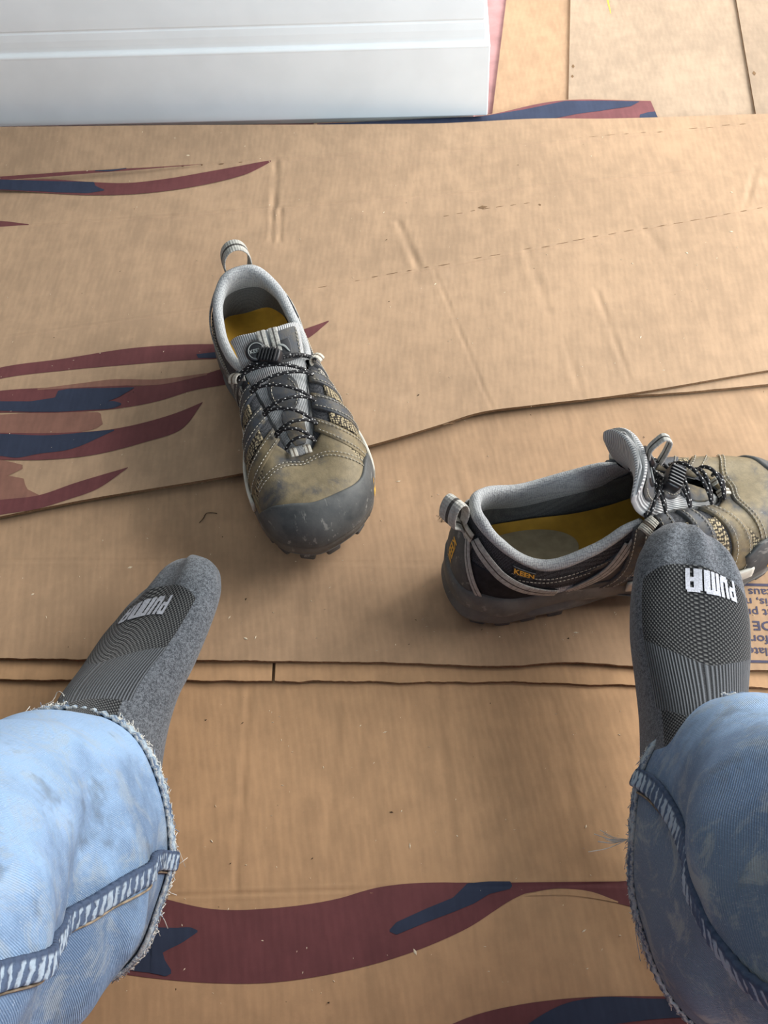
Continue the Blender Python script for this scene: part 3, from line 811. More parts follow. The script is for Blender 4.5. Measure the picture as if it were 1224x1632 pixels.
WB = _wrap(np.column_stack([LB, BZ]), np.column_stack([MBp, BZ])); WT = _wrap(LT, MT)


def uB(u): return cubic(*WB, u)
def uT(u): return cubic(*WT, u)
def uN(u):
    d = uB(np.asarray(u) + .004) - uB(np.asarray(u) - .004)
    n = np.stack([d[..., 1], -d[..., 0], 0 * d[..., 0]], -1)
    return norm(n)                      # outward in plan (u grows along the lateral side towards the toe)


def S(u, t, off=0.0):
    u = np.asarray(u, float); t = np.asarray(t, float); u, t = np.broadcast_arrays(u, t)
    def f(u, t):
        Bp = uB(u); Tp = uT(u); n = uN(u); wf = sstep(.40, .74, np.abs(u))[..., None]
        Hh = (Tp - Bp)[..., 2:3]; zz = np.array([0, 0, 1.0])
        P1 = Bp + n * .006 + zz * ((1 - wf) * .45 * Hh + wf * .033)
        hx = (Bp - Tp) * [1, 1, 0]
        P2 = Tp + (1 - wf) * (n * .004 - zz * .32 * Hh) + wf * (hx * .50 + zz * .001)
        t_ = t[..., None]
        return (1 - t_)**3 * Bp + 3 * (1 - t_)**2 * t_ * P1 + 3 * (1 - t_) * t_**2 * P2 + t_**3 * Tp
    p = f(u, t)
    if np.any(np.asarray(off) != 0):
        du = f(u + .003, t) - f(u - .003, t); dt = f(u, np.clip(t + .01, 0, 1)) - f(u, np.clip(t - .01, 0, 1))
        n = norm(np.cross(dt, du))
        ref = p - np.array([.15, 0, .03]); ref[..., 0] = np.where(np.abs(u) < .85, uN(u)[..., 0] * .05, ref[..., 0])
        ref = uN(u) + [0, 0, .8]
        sg = np.sign((n * ref).sum(-1, keepdims=True)); n = n * np.where(sg == 0, 1, sg)
        p = p + n * np.asarray(off)[..., None]
    return p


def SN(u, t):
    return norm(S(u, t, .001) - S(u, t))


def build_shoe(root, sgn, kind):
    """right shoe in local metres, toe along +x; sgn=-1 mirrors it into a left shoe"""
    SG = np.array([1, sgn, 1])
    def G(name, A, mat, par=root, **k): return grid(name, np.asarray(A) * SG, mat, par, **k)
    def J(mb, name, mat, par=root, smooth=True):
        mb.V = [v * SG for v in mb.V]; return mb.build(name, mat, par, smooth)

    def patch(name, U, Tt, mat, th, par=root, round_=True):
        """U, Tt: (n,m) param grids; raised piece of thickness th with its own edge"""
        n, m = U.shape
        off = np.full(U.shape, th)
        e = np.minimum.outer(np.minimum(np.arange(n), np.arange(n)[::-1]), np.full(m, 99)); e2 = np.minimum(np.arange(m), np.arange(m)[::-1])[None]
        e = np.minimum(e, e2)
        off = np.where(e == 0, -0.0004, np.where(e == 1, th * .75, th))
        return G(name, S(U, Tt, off), mat, par)

    def lin(n):      # param with doubled edge samples so the rim stays crisp
        return np.concatenate([[0, .0015], np.linspace(.03, .97, n - 4), [.9985, 1]])

    def strap(name, ub, ut, tb, tt, mat, th, n=26, m=12, bow=0.0, par=root):
        a = lin(n); b = lin(m)
        Tt = np.broadcast_to((tb + (tt - tb) * a)[:, None], (n, m))
        c = a + bow * np.sin(a * np.pi)
        U = (ub[0] + (ut[0] - ub[0]) * c)[:, None] * (1 - b)[None] + (ub[1] + (ut[1] - ub[1]) * c)[:, None] * b[None]
        return patch(name, U, Tt, mat, th, par)

    st = MB()
    def stitch(us, ts, off, gap=.0034, L=.0022, rad=.00042):
        p = path(S(np.asarray(us), np.asarray(ts), np.full(len(us), off)), 60)
        k = np.concatenate([[0], np.cumsum(np.linalg.norm(np.diff(p, axis=0), axis=1))])
        for s0 in np.arange(.001, k[-1] - L, gap):
            q = np.stack([np.interp([s0, s0 + L], k, p[:, i]) for i in range(3)], 1)
            A, uv = tube_grid(q, rad, 4)
            st.grid(A, cv=True, uv=uv)

    # ---- upper shell
    u = np.linspace(-1, 1, 180, endpoint=False); t = np.linspace(0, 1, 34)
    G('upper', S(u[:, None], t[None]), M['textile'], cu=True)
    # ---- sole
    x = uB(u)[:, 0]; lat = u > 0
    arch = np.exp(-((x - .132) / .020) ** 2) * .008 + np.exp(-((x - .300) / .045) ** 2) * .011
    n = uN(u); Bp = uB(u)
    flare = .004 + .002 * np.exp(-((x - .02) / .04) ** 2)
    wave = .0032 * np.sin(x * 75 + .6) * sstep(.27, .24, x)
    rows = []
    zz = np.array([0, 0, 1.0])
    def row(off, z): rows.append(Bp * [1, 1, 0] + n * np.asarray(off).reshape(-1, 1) + zz * np.asarray(z).reshape(-1, 1))
    zb = .006 + arch
    row(np.full_like(x, -.004), zb - .001)
    row(np.full_like(x, .001), zb)
    row(flare + .000, zb + .004)
    sc_ = .0022 * np.sign(np.sin(x * 88 + 1.0)) * np.abs(np.sin(x * 88 + 1.0)) ** .5 * sstep(.25, .22, x)
    row(flare + .0005 + sc_, .55 * zb + .45 * (BZ.mean()))
    row(flare - .0012 - .6 * sc_, np.maximum(.60 * Bp[:, 2] + wave * .5, zb + .006))
    row(flare + .0008, np.maximum(.72 * Bp[:, 2] + wave * .6, zb + .0065))
    row(flare - .0002, Bp[:, 2] + .006 + wave)
    row(np.full_like(x, .0015), Bp[:, 2] + .008 + wave)
    row(np.full_like(x, -.003), Bp[:, 2] + .004)
    A = np.stack(rows, 1)
    so = G('sole', A, M['sole'], cu=True)
    # bottom plate closes the sole
    uu = np.linspace(0.0, 1, 60)
    bp = lambda q, z_: np.stack([uB(q)[:, 0], uB(q)[:, 1], z_], -1)
    ar = lambda q: .005 + np.exp(-((uB(q)[:, 0] - .132) / .020) ** 2) * .008 + np.exp(-((uB(q)[:, 0] - .300) / .045) ** 2) * .011
    w_ = np.linspace(0, 1, 8)
    bl = bp(uu, ar(uu)); br = bp(-uu, ar(-uu))
    G('tread', bl[:, None] * (1 - w_)[None, :, None] + br[:, None] * w_[None, :, None], M['lug'], so)
    # lugs round the rim
    for i, uc in enumerate(list(np.arange(.03, .36, .07)) + list(np.arange(.545, 1.0, .062))):
        for sd in (1, -1):
            q = uc * sd; nn = uN(np.array([q]))[0]; b0 = uB(np.array([q]))[0]; tg = np.array([-nn[1], nn[0], 0])
            z0 = ar(np.array([q]))[0]
            A = rbox((.0135, .013, .009), .28)
            A = b0 * [1, 1, 0] + A[..., :1] * tg + A[..., 1:2] * nn + A[..., 2:3] * zz + nn * (-.0050) + [0, 0, max(z0 - .0005, .0045)]
            G('lug', A, M['lug'], so, cv=True)
    # ---- side panels (lateral sign +, medial sign -)
    for s in (1, -1):
        # heel counter and quarter
        strap('heel_counter', (s * .05, s * .36), (s * .05, s * .20), .06, .52, M['blackfab'], .0012, 24, 30)
        strap('quarter', (s * .30, s * .66), (s * .46, s * .60), .10, .62, M['leather_dark'], .0010, 24, 30)
        # instep straps that carry the laces
        SP = [((.400, .445), (.562, .620)), ((.505, .555), (.655, .708)), ((.612, .665), (.748, .800)), ((.717, .775), (.832, .880))]
        for i, (ub, ut) in enumerate(SP):
            strap('instep_strap', (s * ub[0], s * ub[1]), (s * ut[0], s * ut[1]), .02, .985, M['leather'], .0032 - .0002 * i, 30, 14, bow=.06)
            d = .010
            tt_ = np.linspace(.06, .95, 10); c = (tt_ - .02) / .965; c = c + .06 * np.sin(c * np.pi)
            for a_, b_ in ((ub[0] + d, ut[0] + d), (ub[1] - d, ut[1] - d)):
                stitch(s * (a_ + (b_ - a_) * c), tt_, .0034)
        # breathing mesh windows between the straps
        WN = [None, ((.447, .503), (.618, .657), 'window_grey'), ((.557, .610), (.706, .750), 'window'), ((.667, .715), (.798, .834), 'window'), ((.777, .84), (.878, .912), 'window')]
        for i, (ub, ut, mt) in enumerate(WN[1:]):
            strap('mesh_window', (s * (ub[0] + (ut[0] - ub[0]) * .2), s * (ub[1] + (ut[1] - ub[1]) * .2)), (s * (ub[0] + (ut[0] - ub[0]) * .68), s * (ub[1] + (ut[1] - ub[1]) * .78)), .22, .78, M[mt], .0019, 18, 8)
        strap('leather_rand', (s * .34, s * .86), (s * .36, s * .85), .02, .21, M['leather'], .0027, 10, 60)
        # stitched leather edge beside the windows
        strap('leather_edging', (s * .36, s * .44), (s * .48, s * .585), .58, .72, M['leather_dark'], .0011, 14, 40)
        # pale twin webbing
        for dd in (0, .020):
            a = np.linspace(0, 1, 30); U = s * (.325 + dd + .20 * a); Tt = .14 + .66 * a
            A, uv = strap_grid(S(U, Tt, np.full(30, .0020)), SN(U, Tt), .0052, .0016)
            G('side_webbing', A, M['ribbon'], cv=True, uv=uv)
        U = s * np.linspace(.055, .30, 30); Tt = np.linspace(.80, .17, 30) ** 1.0
        A, uv = strap_grid(S(U, Tt, np.full(30, .0026)), SN(U, Tt), .0085, .0018)
        G('heel_webbing', A, M['ribbon'], cv=True, uv=uv)
        U = s * np.linspace(.035, .105, 20); Tt = np.linspace(.74, .10, 20)
        A, uv = strap_grid(S(U, Tt, np.full(20, .0030)), SN(U, Tt), .0052, .0016)
        G('heel_webbing', A, M['ribbon'], cv=True, uv=uv)
        # stitch lines along the collar
        U = s * np.linspace(.17, .56, 24); stitch(U, np.full(24, .66), .0008)
        stitch(s * np.linspace(.19, .40, 14), np.full(14, .565), .0014)
    # ---- heel bumper
    a = lin(26); b = lin(24)
    hw = .052 + .05 * (1 - a) ** 2
    patch('heel_bumper', (hw[:, None] * (2 * b - 1)[None]), np.broadcast_to((.02 + .66 * a)[:, None], (26, 24)), M['rubber'], .0024)
    V, T = text_mesh('KEEN', .010, .0003)
    V[:, :2] -= (V[:, :2].max(0) + V[:, :2].min(0)) / 2
    if sgn < 0: V[:, 0] *= -1
    raw('heel_lettering', S(V[:, 1] / .29 * sgn * -1 * sgn, .36 - V[:, 0] / .080, np.full(len(V), .0029)) * SG, T, M['gold'], root, False)
    # ---- toe leather: vamp, its lateral and medial wings, double stitched arc
    a = lin(44); b = lin(30)
    um = np.where(True, .80 + 0 * a, 0)
    ang = np.linspace(-1, 1, 60); ang = np.concatenate([[-1, -.998], np.linspace(-.96, .96, 56), [.998, 1]])
    U = 1.0 + ang * .165                                 # runs through the toe point and past it
    tb = .12; ttv = .985 - .14 * np.abs(ang) ** 2.2
    TT = tb + (ttv - tb)[:, None] * b[None]
    patch('vamp', np.repeat(U[:, None], 30, 1), TT, M['leather_vamp'], .0020)
    for dt in (0, .028):
        aa = np.linspace(-1, 1, 40)
        stitch(1 + aa * (.158 - dt * .3), .90 - dt - .52 * np.abs(aa) ** 2.6, .0038)
    # overlay cap in front of the arc
    ang2 = ang; U2 = 1 + ang2 * (.160); tt2 = .92 - .56 * np.abs(ang2) ** 2.6
    TT2 = .10 + np.maximum(tt2 - .10, .02)[:, None] * b[None]
    patch('toe_leather', np.repeat(U2[:, None], 30, 1), TT2, M['leather_vamp'], .0032)
    # ---- rubber toe bumper with wavy upper edge
    U3 = 1 + np.where(ang < 0, ang * .215, ang * .165)
    tt3 = cubic([-1, -.75, -.5, -.2, .1, .4, .7, 1], [.27, .36, .37, .46, .50, .43, .28, .07], ang)
    TT3 = .0 + tt3[:, None] * b[None]
    patch('toe_bumper', np.repeat(U3[:, None], 30, 1), TT3, M['rubber'], .0052)
    # small yellow triangle on the lateral side of the bumper
    tri = np.array([(.840, .04), (.866, .06), (.848, .22)])
    raw('bumper_mark', S(tri[:, 0], tri[:, 1], np.full(3, .0060)) * SG, np.array([[0, 1, 2]]), M['gold'], root, False)
    # pale midsole rim
    uu2 = np.linspace(.48, .80, 40)
    for s in (1, -1):
        A, uv = strap_grid(S(s * uu2, np.full(40, .075), np.full(40, .0045)), SN(s * uu2, np.full(40, .075)), .0125, .0036)
        G('midsole_rim', A, M['foxing'], cv=True, uv=uv)
    # ---- padded collar
    uc = np.linspace(-.60, .60, 120); Tp = uT(uc); nn = uN(uc)
    pf = np.array([(.0006, .0035), (.0014, .0015), (.0010, -.0006), (-.0004, -.0024), (-.0030, -.0030), (-.0058, -.0018), (-.0080, .002), (-.0088, .008), (-.0084, .015), (-.0070, .023), (-.0050, .031)])
    pf = cubic(np.arange(len(pf)), pf, np.linspace(0, len(pf) - 1, 30))
    wdn = norm(S(uc, np.full(120, .82)) - Tp)
    fade = (sstep(.60, .50, np.abs(uc)) * .45 + .55)[:, None, None]
    A = Tp[:, None] + nn[:, None] * (pf[None, :, :1] * fade) + wdn[:, None] * pf[None, :, 1:] * np.where(pf[None, :, 1:] > .004, 1, fade)
    G('collar', A, M['collar'])
    # ---- lining
    ul = np.linspace(-.86, .86, 120); tl = np.linspace(0, 1, 14)
    top = uT(ul) + uN(ul) * -.0062 + norm(S(ul, np.full(120, .82)) - uT(ul)) * np.where(np.abs(ul) < .62, .022, .006)[:, None]
    bot = uB(ul) * [1, 1, 0] + uN(ul) * -.0045 + zz * .034
    mid = .5 * (top + bot) + uN(ul) * .003
    A = (1 - tl)[None, :, None] ** 2 * top[:, None] + 2 * (tl * (1 - tl))[None, :, None] * mid[:, None] + (tl ** 2)[None, :, None] * bot[:, None]
    G('lining', A, M['lining'])
    # ---- insole
    ui = np.linspace(.0, .62, 50); w_ = np.linspace(0, 1, 16)
    l_ = uB(ui) * [1, 1, 0] + uN(ui) * -.0042 + zz * .0400; r_ = uB(-ui) * [1, 1, 0] + uN(-ui) * -.0042 + zz * .0400
    A = l_[:, None] * (1 - w_)[None, :, None] + r_[:, None] * w_[None, :, None]
    A[..., 2] += .006 * (2 * w_[None] - 1) ** 4 - .003 * np.exp(-((A[..., 0] - .045) / .03) ** 2) * (1 - (2 * w_[None] - 1) ** 2)
    ins = G('insole', A, M['insole'])
    if kind == 'side':
        th = np.linspace(0, 2 * np.pi, 48, endpoint=False); rr = np.linspace(0, 1, 6)
        X = .062 + .048 * np.cos(th)[None] * rr[:, None]; Y = -.002 + .024 * np.sin(th)[None] * rr[:, None]
        G('heel_pad', np.stack([X, Y, np.full_like(X, .0415)], -1), M['heel_pad'], ins, cv=True)
    else:
        th = np.linspace(0, 2 * np.pi, 49); X = .105 + .013 * np.cos(th); Y = -.002 + .021 * np.sin(th)
        A, uv = tube_grid(np.stack([X, Y, np.full_like(X, .0403)], -1), .0008, 6, False)
        G('insole_logo', A, M['darklogo'], ins, cv=True)
        V, T = text_mesh('KEEN', .014, .0004); V[:, :2] -= (V[:, :2].max(0) + V[:, :2].min(0)) / 2
        V2 = np.stack([.105 + V[:, 1] * 1.0, -.002 * sgn - V[:, 0] * 1.0, np.full(len(V), .0405)], 1)
        raw('insole_lettering', V2, T, M['darklogo'], ins, False)
    # ---- tongue
    if kind == 'side':
        cl = [(.226, .062), (.203, .074), (.182, .086), (.166, .099), (.156, .112), (.151, .126), (.150, .138)]; hwk = [.014, .022, .027, .031, .034, .037, .038]; ac = .012; cu = [.002, .004, .006, .008, .011, .013, .013]
    else:
        cl = [(.226, .063), (.205, .074), (.182, .083), (.162, .093), (.146, .103), (.134, .112), (.127, .118)]; hwk = [.014, .021, .026, .029, .032, .034, .035]; ac = .006; cu = [.002, .003, .004, .006, .008, .010, .010]
    k = np.linspace(0, 1, 7); s_ = np.linspace(0, 1, 50)
    c = cubic(k, np.array(cl), s_); hw_ = cubic(k, np.array(hwk), s_); cv_ = cubic(k, np.array(cu), s_)
    e = np.linspace(-1, 1, 41)
    tg = norm(np.gradient(c, axis=0)); tn = np.stack([-tg[:, 1] * -1, tg[:, 0] * -1], 1)  # outward (towards the toe and up)
    tn = np.where((tn[:, 1:2] < 0) & (np.abs(tn[:, 1:2]) > .2), -tn, tn)
    def tongue(s_i, e_, o):
        """point on the tongue; s_i index array, e_ across in [-1,1], o outwards"""
        c_ = np.stack([np.interp(s_i, s_, c[:, i]) for i in (0, 1)], -1); t_ = norm(np.stack([np.interp(s_i, s_, tn[:, i]) for i in (0, 1)], -1))
        h_ = np.interp(s_i, s_, hw_); cc = np.interp(s_i, s_, cv_)
        X = c_[..., 0] - cc * e_ ** 2 * .9 + t_[..., 0] * o; Z = c_[..., 1] - ac * e_ ** 2 * (1 - .5 * s_i) + t_[..., 1] * o - .008 * np.abs(e_) ** 5 * sstep(.75, 1, s_i)
        return np.stack([X, h_ * e_ * (1 - .12 * e_ ** 2), Z], -1)
    thk = .0100 if kind == 'side' else .0075
    prof = np.linspace(0, 2 * np.pi, 64, endpoint=False)
    pe = np.sign(np.cos(prof)) * np.abs(np.cos(prof)) ** .55; po = np.sign(np.sin(prof)) * np.abs(np.sin(prof)) ** .6 * thk / 2 - thk / 2
    sv = np.concatenate([np.linspace(0, .97, 46), [.985, .995, 1.0]]); shr = np.concatenate([np.ones(46), [.97, .86, .55]])
    A = np.stack([tongue(np.full(64, q), pe, (po + thk / 2) * f - thk / 2) for q, f in zip(sv, shr)])
    A = np.concatenate([A, np.repeat(tongue(np.full(1, 1.0), np.zeros(1), np.array([-thk / 2]))[None], 64, 1) * 0 + A[-1].mean(0)], 0) if False else A
    uvt = np.stack(np.broadcast_arrays(sv[:, None], pe[None]), -1)
    to = G('tongue', A, M['tonguerib'], cv=True, uv=uvt)
    # cap of the tongue's padded end
    capA = np.stack([tongue(np.full(64, 1.0), pe * q, (po + thk / 2) * .55 * q - thk / 2) for q in (1, .5, .02)])
    G('tongue_end', capA, M['tonguerib'], to, cv=True, uv=np.stack(np.broadcast_arrays(np.array([1, 1.02, 1.04])[:, None], pe[None]), -1))
    def tpatch(name, s0, s1, e0, e1, mat, th, taper=0.0, par=to):
        a = lin(18); b = lin(18); off = np.minimum(np.minimum(np.arange(18), np.arange(18)[::-1])[:, None], np.minimum(np.arange(18), np.arange(18)[::-1])[None])
        off = np.where(off == 0, .0, th)
        Si = np.broadcast_to((s0 + (s1 - s0) * a)[:, None], (18, 18))
        Ei = (e0 + (e1 - e0) * b)[None] * (1 - taper * (1 - np.sqrt(np.clip(1 - (2 * a - 1) ** 2, 0, 1))))[:, None]
        return G(name, tongue(Si, Ei, off + .0004), mat, par)
    tpatch('tongue_patch', .60, .92, -.86, -.06, M['leather_dark'], .0016, .12)
    tpatch('tongue_patch', .28, .52, -.50, .50, M['leather_dark'], .0016, .9)
    tpatch('tongue_patch', .06, .28, -.42, .42, M['leather'], .0014, .5)
    tpatch('logo_plate', .64, .79, -.54, -.12, M['black'], .0030, .1)
    # emblem on the plate: a pale slanted stroke
    Q = [tongue(np.array([a_]), np.array([b_]), np.array([.0040]))[0] for a_, b_ in ((.67, -.46), (.74, -.33), (.76, -.19), (.73, -.33), (.68, -.43))]
    A, uv = tube_grid(path(Q, 12), .0007, 6); G('plate_emblem', A, M['greylogo'], to, cv=True)
    for s in (1, -1):
        ss = np.linspace(.62, .90, 14)
        p = tongue(ss, np.full(14, -.46 - s * .34), np.full(14, .0024))
        kk = np.concatenate([[0], np.cumsum(np.linalg.norm(np.diff(p, axis=0), axis=1))])
        for s0 in np.arange(.001, kk[-1] - .002, .0034):
            q = np.stack([np.interp([s0, s0 + .0022], kk, p[:, i]) for i in range(3)], 1); A, uv = tube_grid(q, .0004, 4); st.grid(A, cv=True, uv=uv)
        ss = np.linspace(.30, .48, 14); ee = .40 * np.sqrt(np.clip(1 - ((ss - .39) / .11) ** 2, 0, 1)) * s
        p = tongue(ss, ee, np.full(14, .0024)); kk = np.concatenate([[0], np.cumsum(np.linalg.norm(np.diff(p, axis=0), axis=1))])
        for s0 in np.arange(.001, kk[-1] - .002, .0034):
            q = np.stack([np.interp([s0, s0 + .0022], kk, p[:, i]) for i in range(3)], 1); A, uv = tube_grid(q, .0004, 4); st.grid(A, cv=True, uv=uv)
    # webbing loop over the tongue's top
    for dd in (-.0045, .0045):
        ss = np.linspace(.70, 1.0, 16)
        p = tongue(ss, np.full(16, dd / .03), np.full(16, .0026)); nrm = tongue(ss, np.full(16, dd / .03), np.full(16, .0036)) - p
        if kind == 'side':
            e3 = p[-1]; dv = norm(p[-1] - p[-3]); nv = norm(nrm[-1])
            lp = np.array([e3 + dv * q_ + nv * w2 for q_, w2 in ((.006, .004), (.010, .010), (.006, .015), (-.004, .014), (-.016, .010))])
            nl = np.array([nv, norm(dv + nv), dv * .3 + nv, nv - dv * .3, nv])
            p2 = path(np.concatenate([p[-6:], lp]), 34); n2 = np.cross(np.gradient(p2, axis=0), [0, 1.0, 0])
            n2 = n2 * -1
            A, uv = strap_grid(p2, n2, .0078, .0017)
            G('tongue_loop', A, M['webbing'], to, cv=True, uv=uv)
            break
        A, uv = strap_grid(p, nrm, .0075, .0018)
        G('tongue_loop', A, M['webbing'], to, cv=True, uv=uv)
    # ---- laces
    EU = [.600, .682, .772, .852, .915]
    L = [S(np.array([q]), np.array([.93]), np.array([.0058]))[0] for q in EU]; Rr = [S(np.array([-q]), np.array([.93]), np.array([.0058]))[0] for q in EU]
    pts = []
    def cross(p, q, lift, n=9):
        a = np.linspace(0, 1, n)[:, None]; c = p * (1 - a) + q * a
        c[:, 2] += lift * np.sin(np.pi * a[:, 0]) ** .7
        return c
    seq = []
    for i in range(5):
        z_l = .0105 + .002 * (i == 0)
        seq.append(cross(L[i], Rr[i], z_l))
        if i < 4:
            seq.append(cross(Rr[i] + [.002, .0, 0], L[i + 1], z_l + .0026))
    pp = np.concatenate(seq); keep = np.concatenate([[True], np.linalg.norm(np.diff(pp, axis=0), axis=1) > 1e-4]); pp = path(pp[keep], 420)
    A, uv = tube_grid(pp, .00150, 8); G('lace', A, M['lace'], cv=True, uv=uv)
    ce = cc0 = tongue(np.array([.50 if kind == 'side' else .62]), np.array([-.2 if kind == 'side' else .10]), np.array([.006]))[0]
    for P0 in (L[0], Rr[0]):
        p = path([P0 + [-.001, 0, .001], .5 * (P0 + ce) + [0, 0, .007], ce], 40)
        A, uv = tube_grid(p, .0015, 8); G('lace', A, M['lace'], cv=True, uv=uv)
    # lace loops of webbing at the first and last eyelets, lace anchors at the others
    for P0, uq in ((L[0], EU[0]), (Rr[0], -EU[0])):
        d = norm(S(np.array([uq]), np.array([.85]))[0] - S(np.array([uq]), np.array([.97]))[0])
        a = np.linspace(0, np.pi * 1.15, 16)
        up_ = SN(np.array([uq]), np.array([.9]))[0]
        p = P0 + np.array([.0, 0, 0]) + np.outer(-np.cos(a) * .0045, up_) + np.outer(-np.sin(a) * .0055 + .002, d) * 1.0
        A, uv = strap_grid(p, p - P0 - d * .002, .013, .0016); G('lace_loop', A, M['webbing2'], cv=True, uv=uv[..., ::1])
    p0 = S(np.array([1.0]), np.array([.985]), np.array([.0040]))[0]
    for dy in (-.006, .006):
        p = path([p0 + [-.006, dy, .0015], p0 + [-.002, dy, .0045], p0 + [.004, dy, .003]], 14)
        A, uv = strap_grid(p, np.tile([0, 0, 1.0], (14, 1)), .006, .0016); G('lace_loop', A, M['webbing2'], cv=True, uv=uv)
    # ---- cord lock with ridges, and its round tag
    ax = norm(np.array([.55, -.75 if kind != 'side' else .9, .15])); nz = norm(np.array([.45, 0, 1.0]) - ax * (ax @ np.array([.45, 0, 1.0]))); bx = np.cross(nz, ax)
    cc = (tongue(np.array([.47]), np.array([-.30]), np.array([.0125])) if kind == 'side' else tongue(np.array([.66]), np.array([.10]), np.array([.0085])))[0]
    fr = lambda A, c_: c_ + A[..., :1] * ax + A[..., 1:2] * bx + A[..., 2:3] * nz
    lk = G('cord_lock', fr(rbox((.020, .013, .011), .35), cc), M['black'], cv=True)
    for i in range(6):
        G('ridge', fr(rbox((.0014, .0128, .0030), .3) + [-.0075 + i * .0029, 0, .0056], cc), M['black'], lk, cv=True)
    th = np.linspace(0, 2 * np.pi, 32, endpoint=False)
    ct = tongue(np.array([.74]), np.array([.12 if kind == 'side' else .42]), np.array([.0052]))[0]
    a1 = norm(tongue(np.array([.8]), np.array([-.42]), np.array([.004]))[0] - tongue(np.array([.6]), np.array([-.42]), np.array([.004]))[0]); b1 = np.array([0, 1.0, 0]); n1 = norm(np.cross(a1, b1)); n1 = n1 if n1[2] > 0 else -n1
    ring = [(0, .0028), (.0075, .0028), (.0088, .0020), (.0092, 0), (.0088, -.0022), (0, -.0024)]
    A = np.stack([ct + r_ * (np.cos(th)[:, None] * a1 + np.sin(th)[:, None] * b1) + h_ * n1 for r_, h_ in ring])
    tg_ = G('lace_tag', A, M['black'], cv=True)
    A, uv = tube_grid(ct + .0066 * (np.cos(np.append(th, 0))[:, None] * a1 + np.sin(np.append(th, 0))[:, None] * b1) + .0030 * n1, .0004, 6, False)
    G('tag_ring', A, M['greylogo'], tg_, cv=True)
    V, T = text_mesh('KEEN', .0045, .0001); V[:, :2] -= (V[:, :2].max(0) + V[:, :2].min(0)) / 2
    raw('tag_lettering', (ct * SG) + V[:, :1] * b1 + V[:, 1:2] * a1 + (n1 * .0032), T, M['greylogo'], tg_, False)
    # ---- collar label (lateral)
    strap('collar_label', (.175, .238), (.172, .245), .68, .83, M['black'], .0024, 12, 16)
    V, T = text_mesh('KEEN', .0078, .0002); V[:, :2] -= (V[:, :2].max(0) + V[:, :2].min(0)) / 2
    raw('label_lettering', S(.207 + V[:, 0] * (1 if sgn > 0 else -1) / .31, .752 + V[:, 1] / .056, np.full(len(V), .0028)) * SG, T, M['gold'], root, False)
    # ---- heel pull loop
    hp = S(np.array([0.0]), np.array([.80]), np.array([.002]))[0]; tp = uT(np.array([0.0]))[0]
    if kind == 'side':
        a = np.linspace(-.5, 1.25, 26) * np.pi
        ctr = tp + [-.013, 0, .004]
        p = np.stack([ctr[0] - .0075 * np.cos(a) - .002, ctr[1] + 0 * a, ctr[2] + .0130 * np.sin(a)], 1)
        p = path(np.concatenate([[hp + [-.001, 0, -.012], hp + [-.003, 0, -.002]], p[6:]]), 44)
        yaw = .55
        nr = np.cross(np.gradient(p, axis=0), [0, 1.0, 0])
        A, uv = strap_grid(p, nr, .017, .0020)
        c_ = ctr; A2 = A - c_; tw = sstep(.085, .105, A[..., 2]) * yaw
        A = np.stack([A2[..., 0] * np.cos(tw) - A2[..., 1] * np.sin(tw), A2[..., 0] * np.sin(tw) + A2[..., 1] * np.cos(tw), A2[..., 2]], -1) + c_
    else:
        a = np.linspace(0, np.pi, 26)
        p = np.stack([tp[0] - .012 + 0 * a, tp[1] + .0125 * np.cos(a), tp[2] - .003 + .019 * np.sin(a) ** .8], 1)
        p = path(np.concatenate([[[p[0, 0] - .001, .010, tp[2] - .02]], p, [[p[0, 0] - .001, -.010, tp[2] - .02]]]), 50)
        nr = np.cross(np.gradient(p, axis=0), [1.0, 0, 0])
        A, uv = strap_grid(p, nr, .016, .0018)
    G('pull_loop', A, M['webbing'], cv=True, uv=uv)
    A, uv = strap_grid(S(np.linspace(-.05, .05, 16), np.full(16, .80), np.full(16, .004)), SN(np.linspace(-.05, .05, 16), np.full(16, .8)), .008, .002)
    G('pull_loop_base', A, M['webbing2'], cv=True, uv=uv)
    o = J(st, 'stitching', M['stitch']); o['kind'] = 'stuff'


SCL = 0.965
left = empty('hiking_shoe', (-0.128, 0.852, 0.0172), 'grey and olive hiking shoe with a speckled lace, toe pointing at the seated person', 'shoe', math.radians(-74.8), 'pair of hiking shoes')
left.scale = (1.03, 1.04, 1.06)
build_shoe(left, -1, 'toe')
right = empty('hiking_shoe', (0.049, 0.515, 0.0106), 'grey and tan hiking shoe lying sideways behind the raised sock with its curled tongue', 'shoe', math.radians(9.0), 'pair of hiking shoes')
right.scale = (1.03, 1.0, 1.17)
build_shoe(right, 1, 'side')

# ------------------------------------------------------------------ the seated person: socks and jeans
person = empty('person', (0, 0.05, 0), 'seated person in frayed light blue jeans and grey socks, feet apart on the cardboard', 'person')
PO = np.array([0, 0.05, 0])

FD = np.array([(.2690, .016), (.2665, .024), (.2600, .031), (.245, .037), (.215, .042), (.185, .050), (.155, .063), (.128, .080), (.108, .098), (.096, .114), (.086, .132), (.072, .158), (.048, .200), (.018, .250)])
FP = np.array([(.2685, .012), (.2650, .006), (.2580, .002), (.243, .000), (.213, .000), (.180, .001), (.145, .004), (.112, .003), (.070, .000), (.030, .001), (.004, .016), (-.006, .042), (-.022, .100), (-.075, .240)])
FW = np.array([.006, .020, .031, .0415, .0490, .0500, .0450, .0395, .0360, .0345, .0335, .0335, .0350, .0420])
FK = np.concatenate([[0], np.cumsum(np.linalg.norm(np.diff((FD + FP) / 2, axis=0), axis=1) + .3 * np.abs(np.diff(FD[:, 1])))]); FK /= FK[-1]


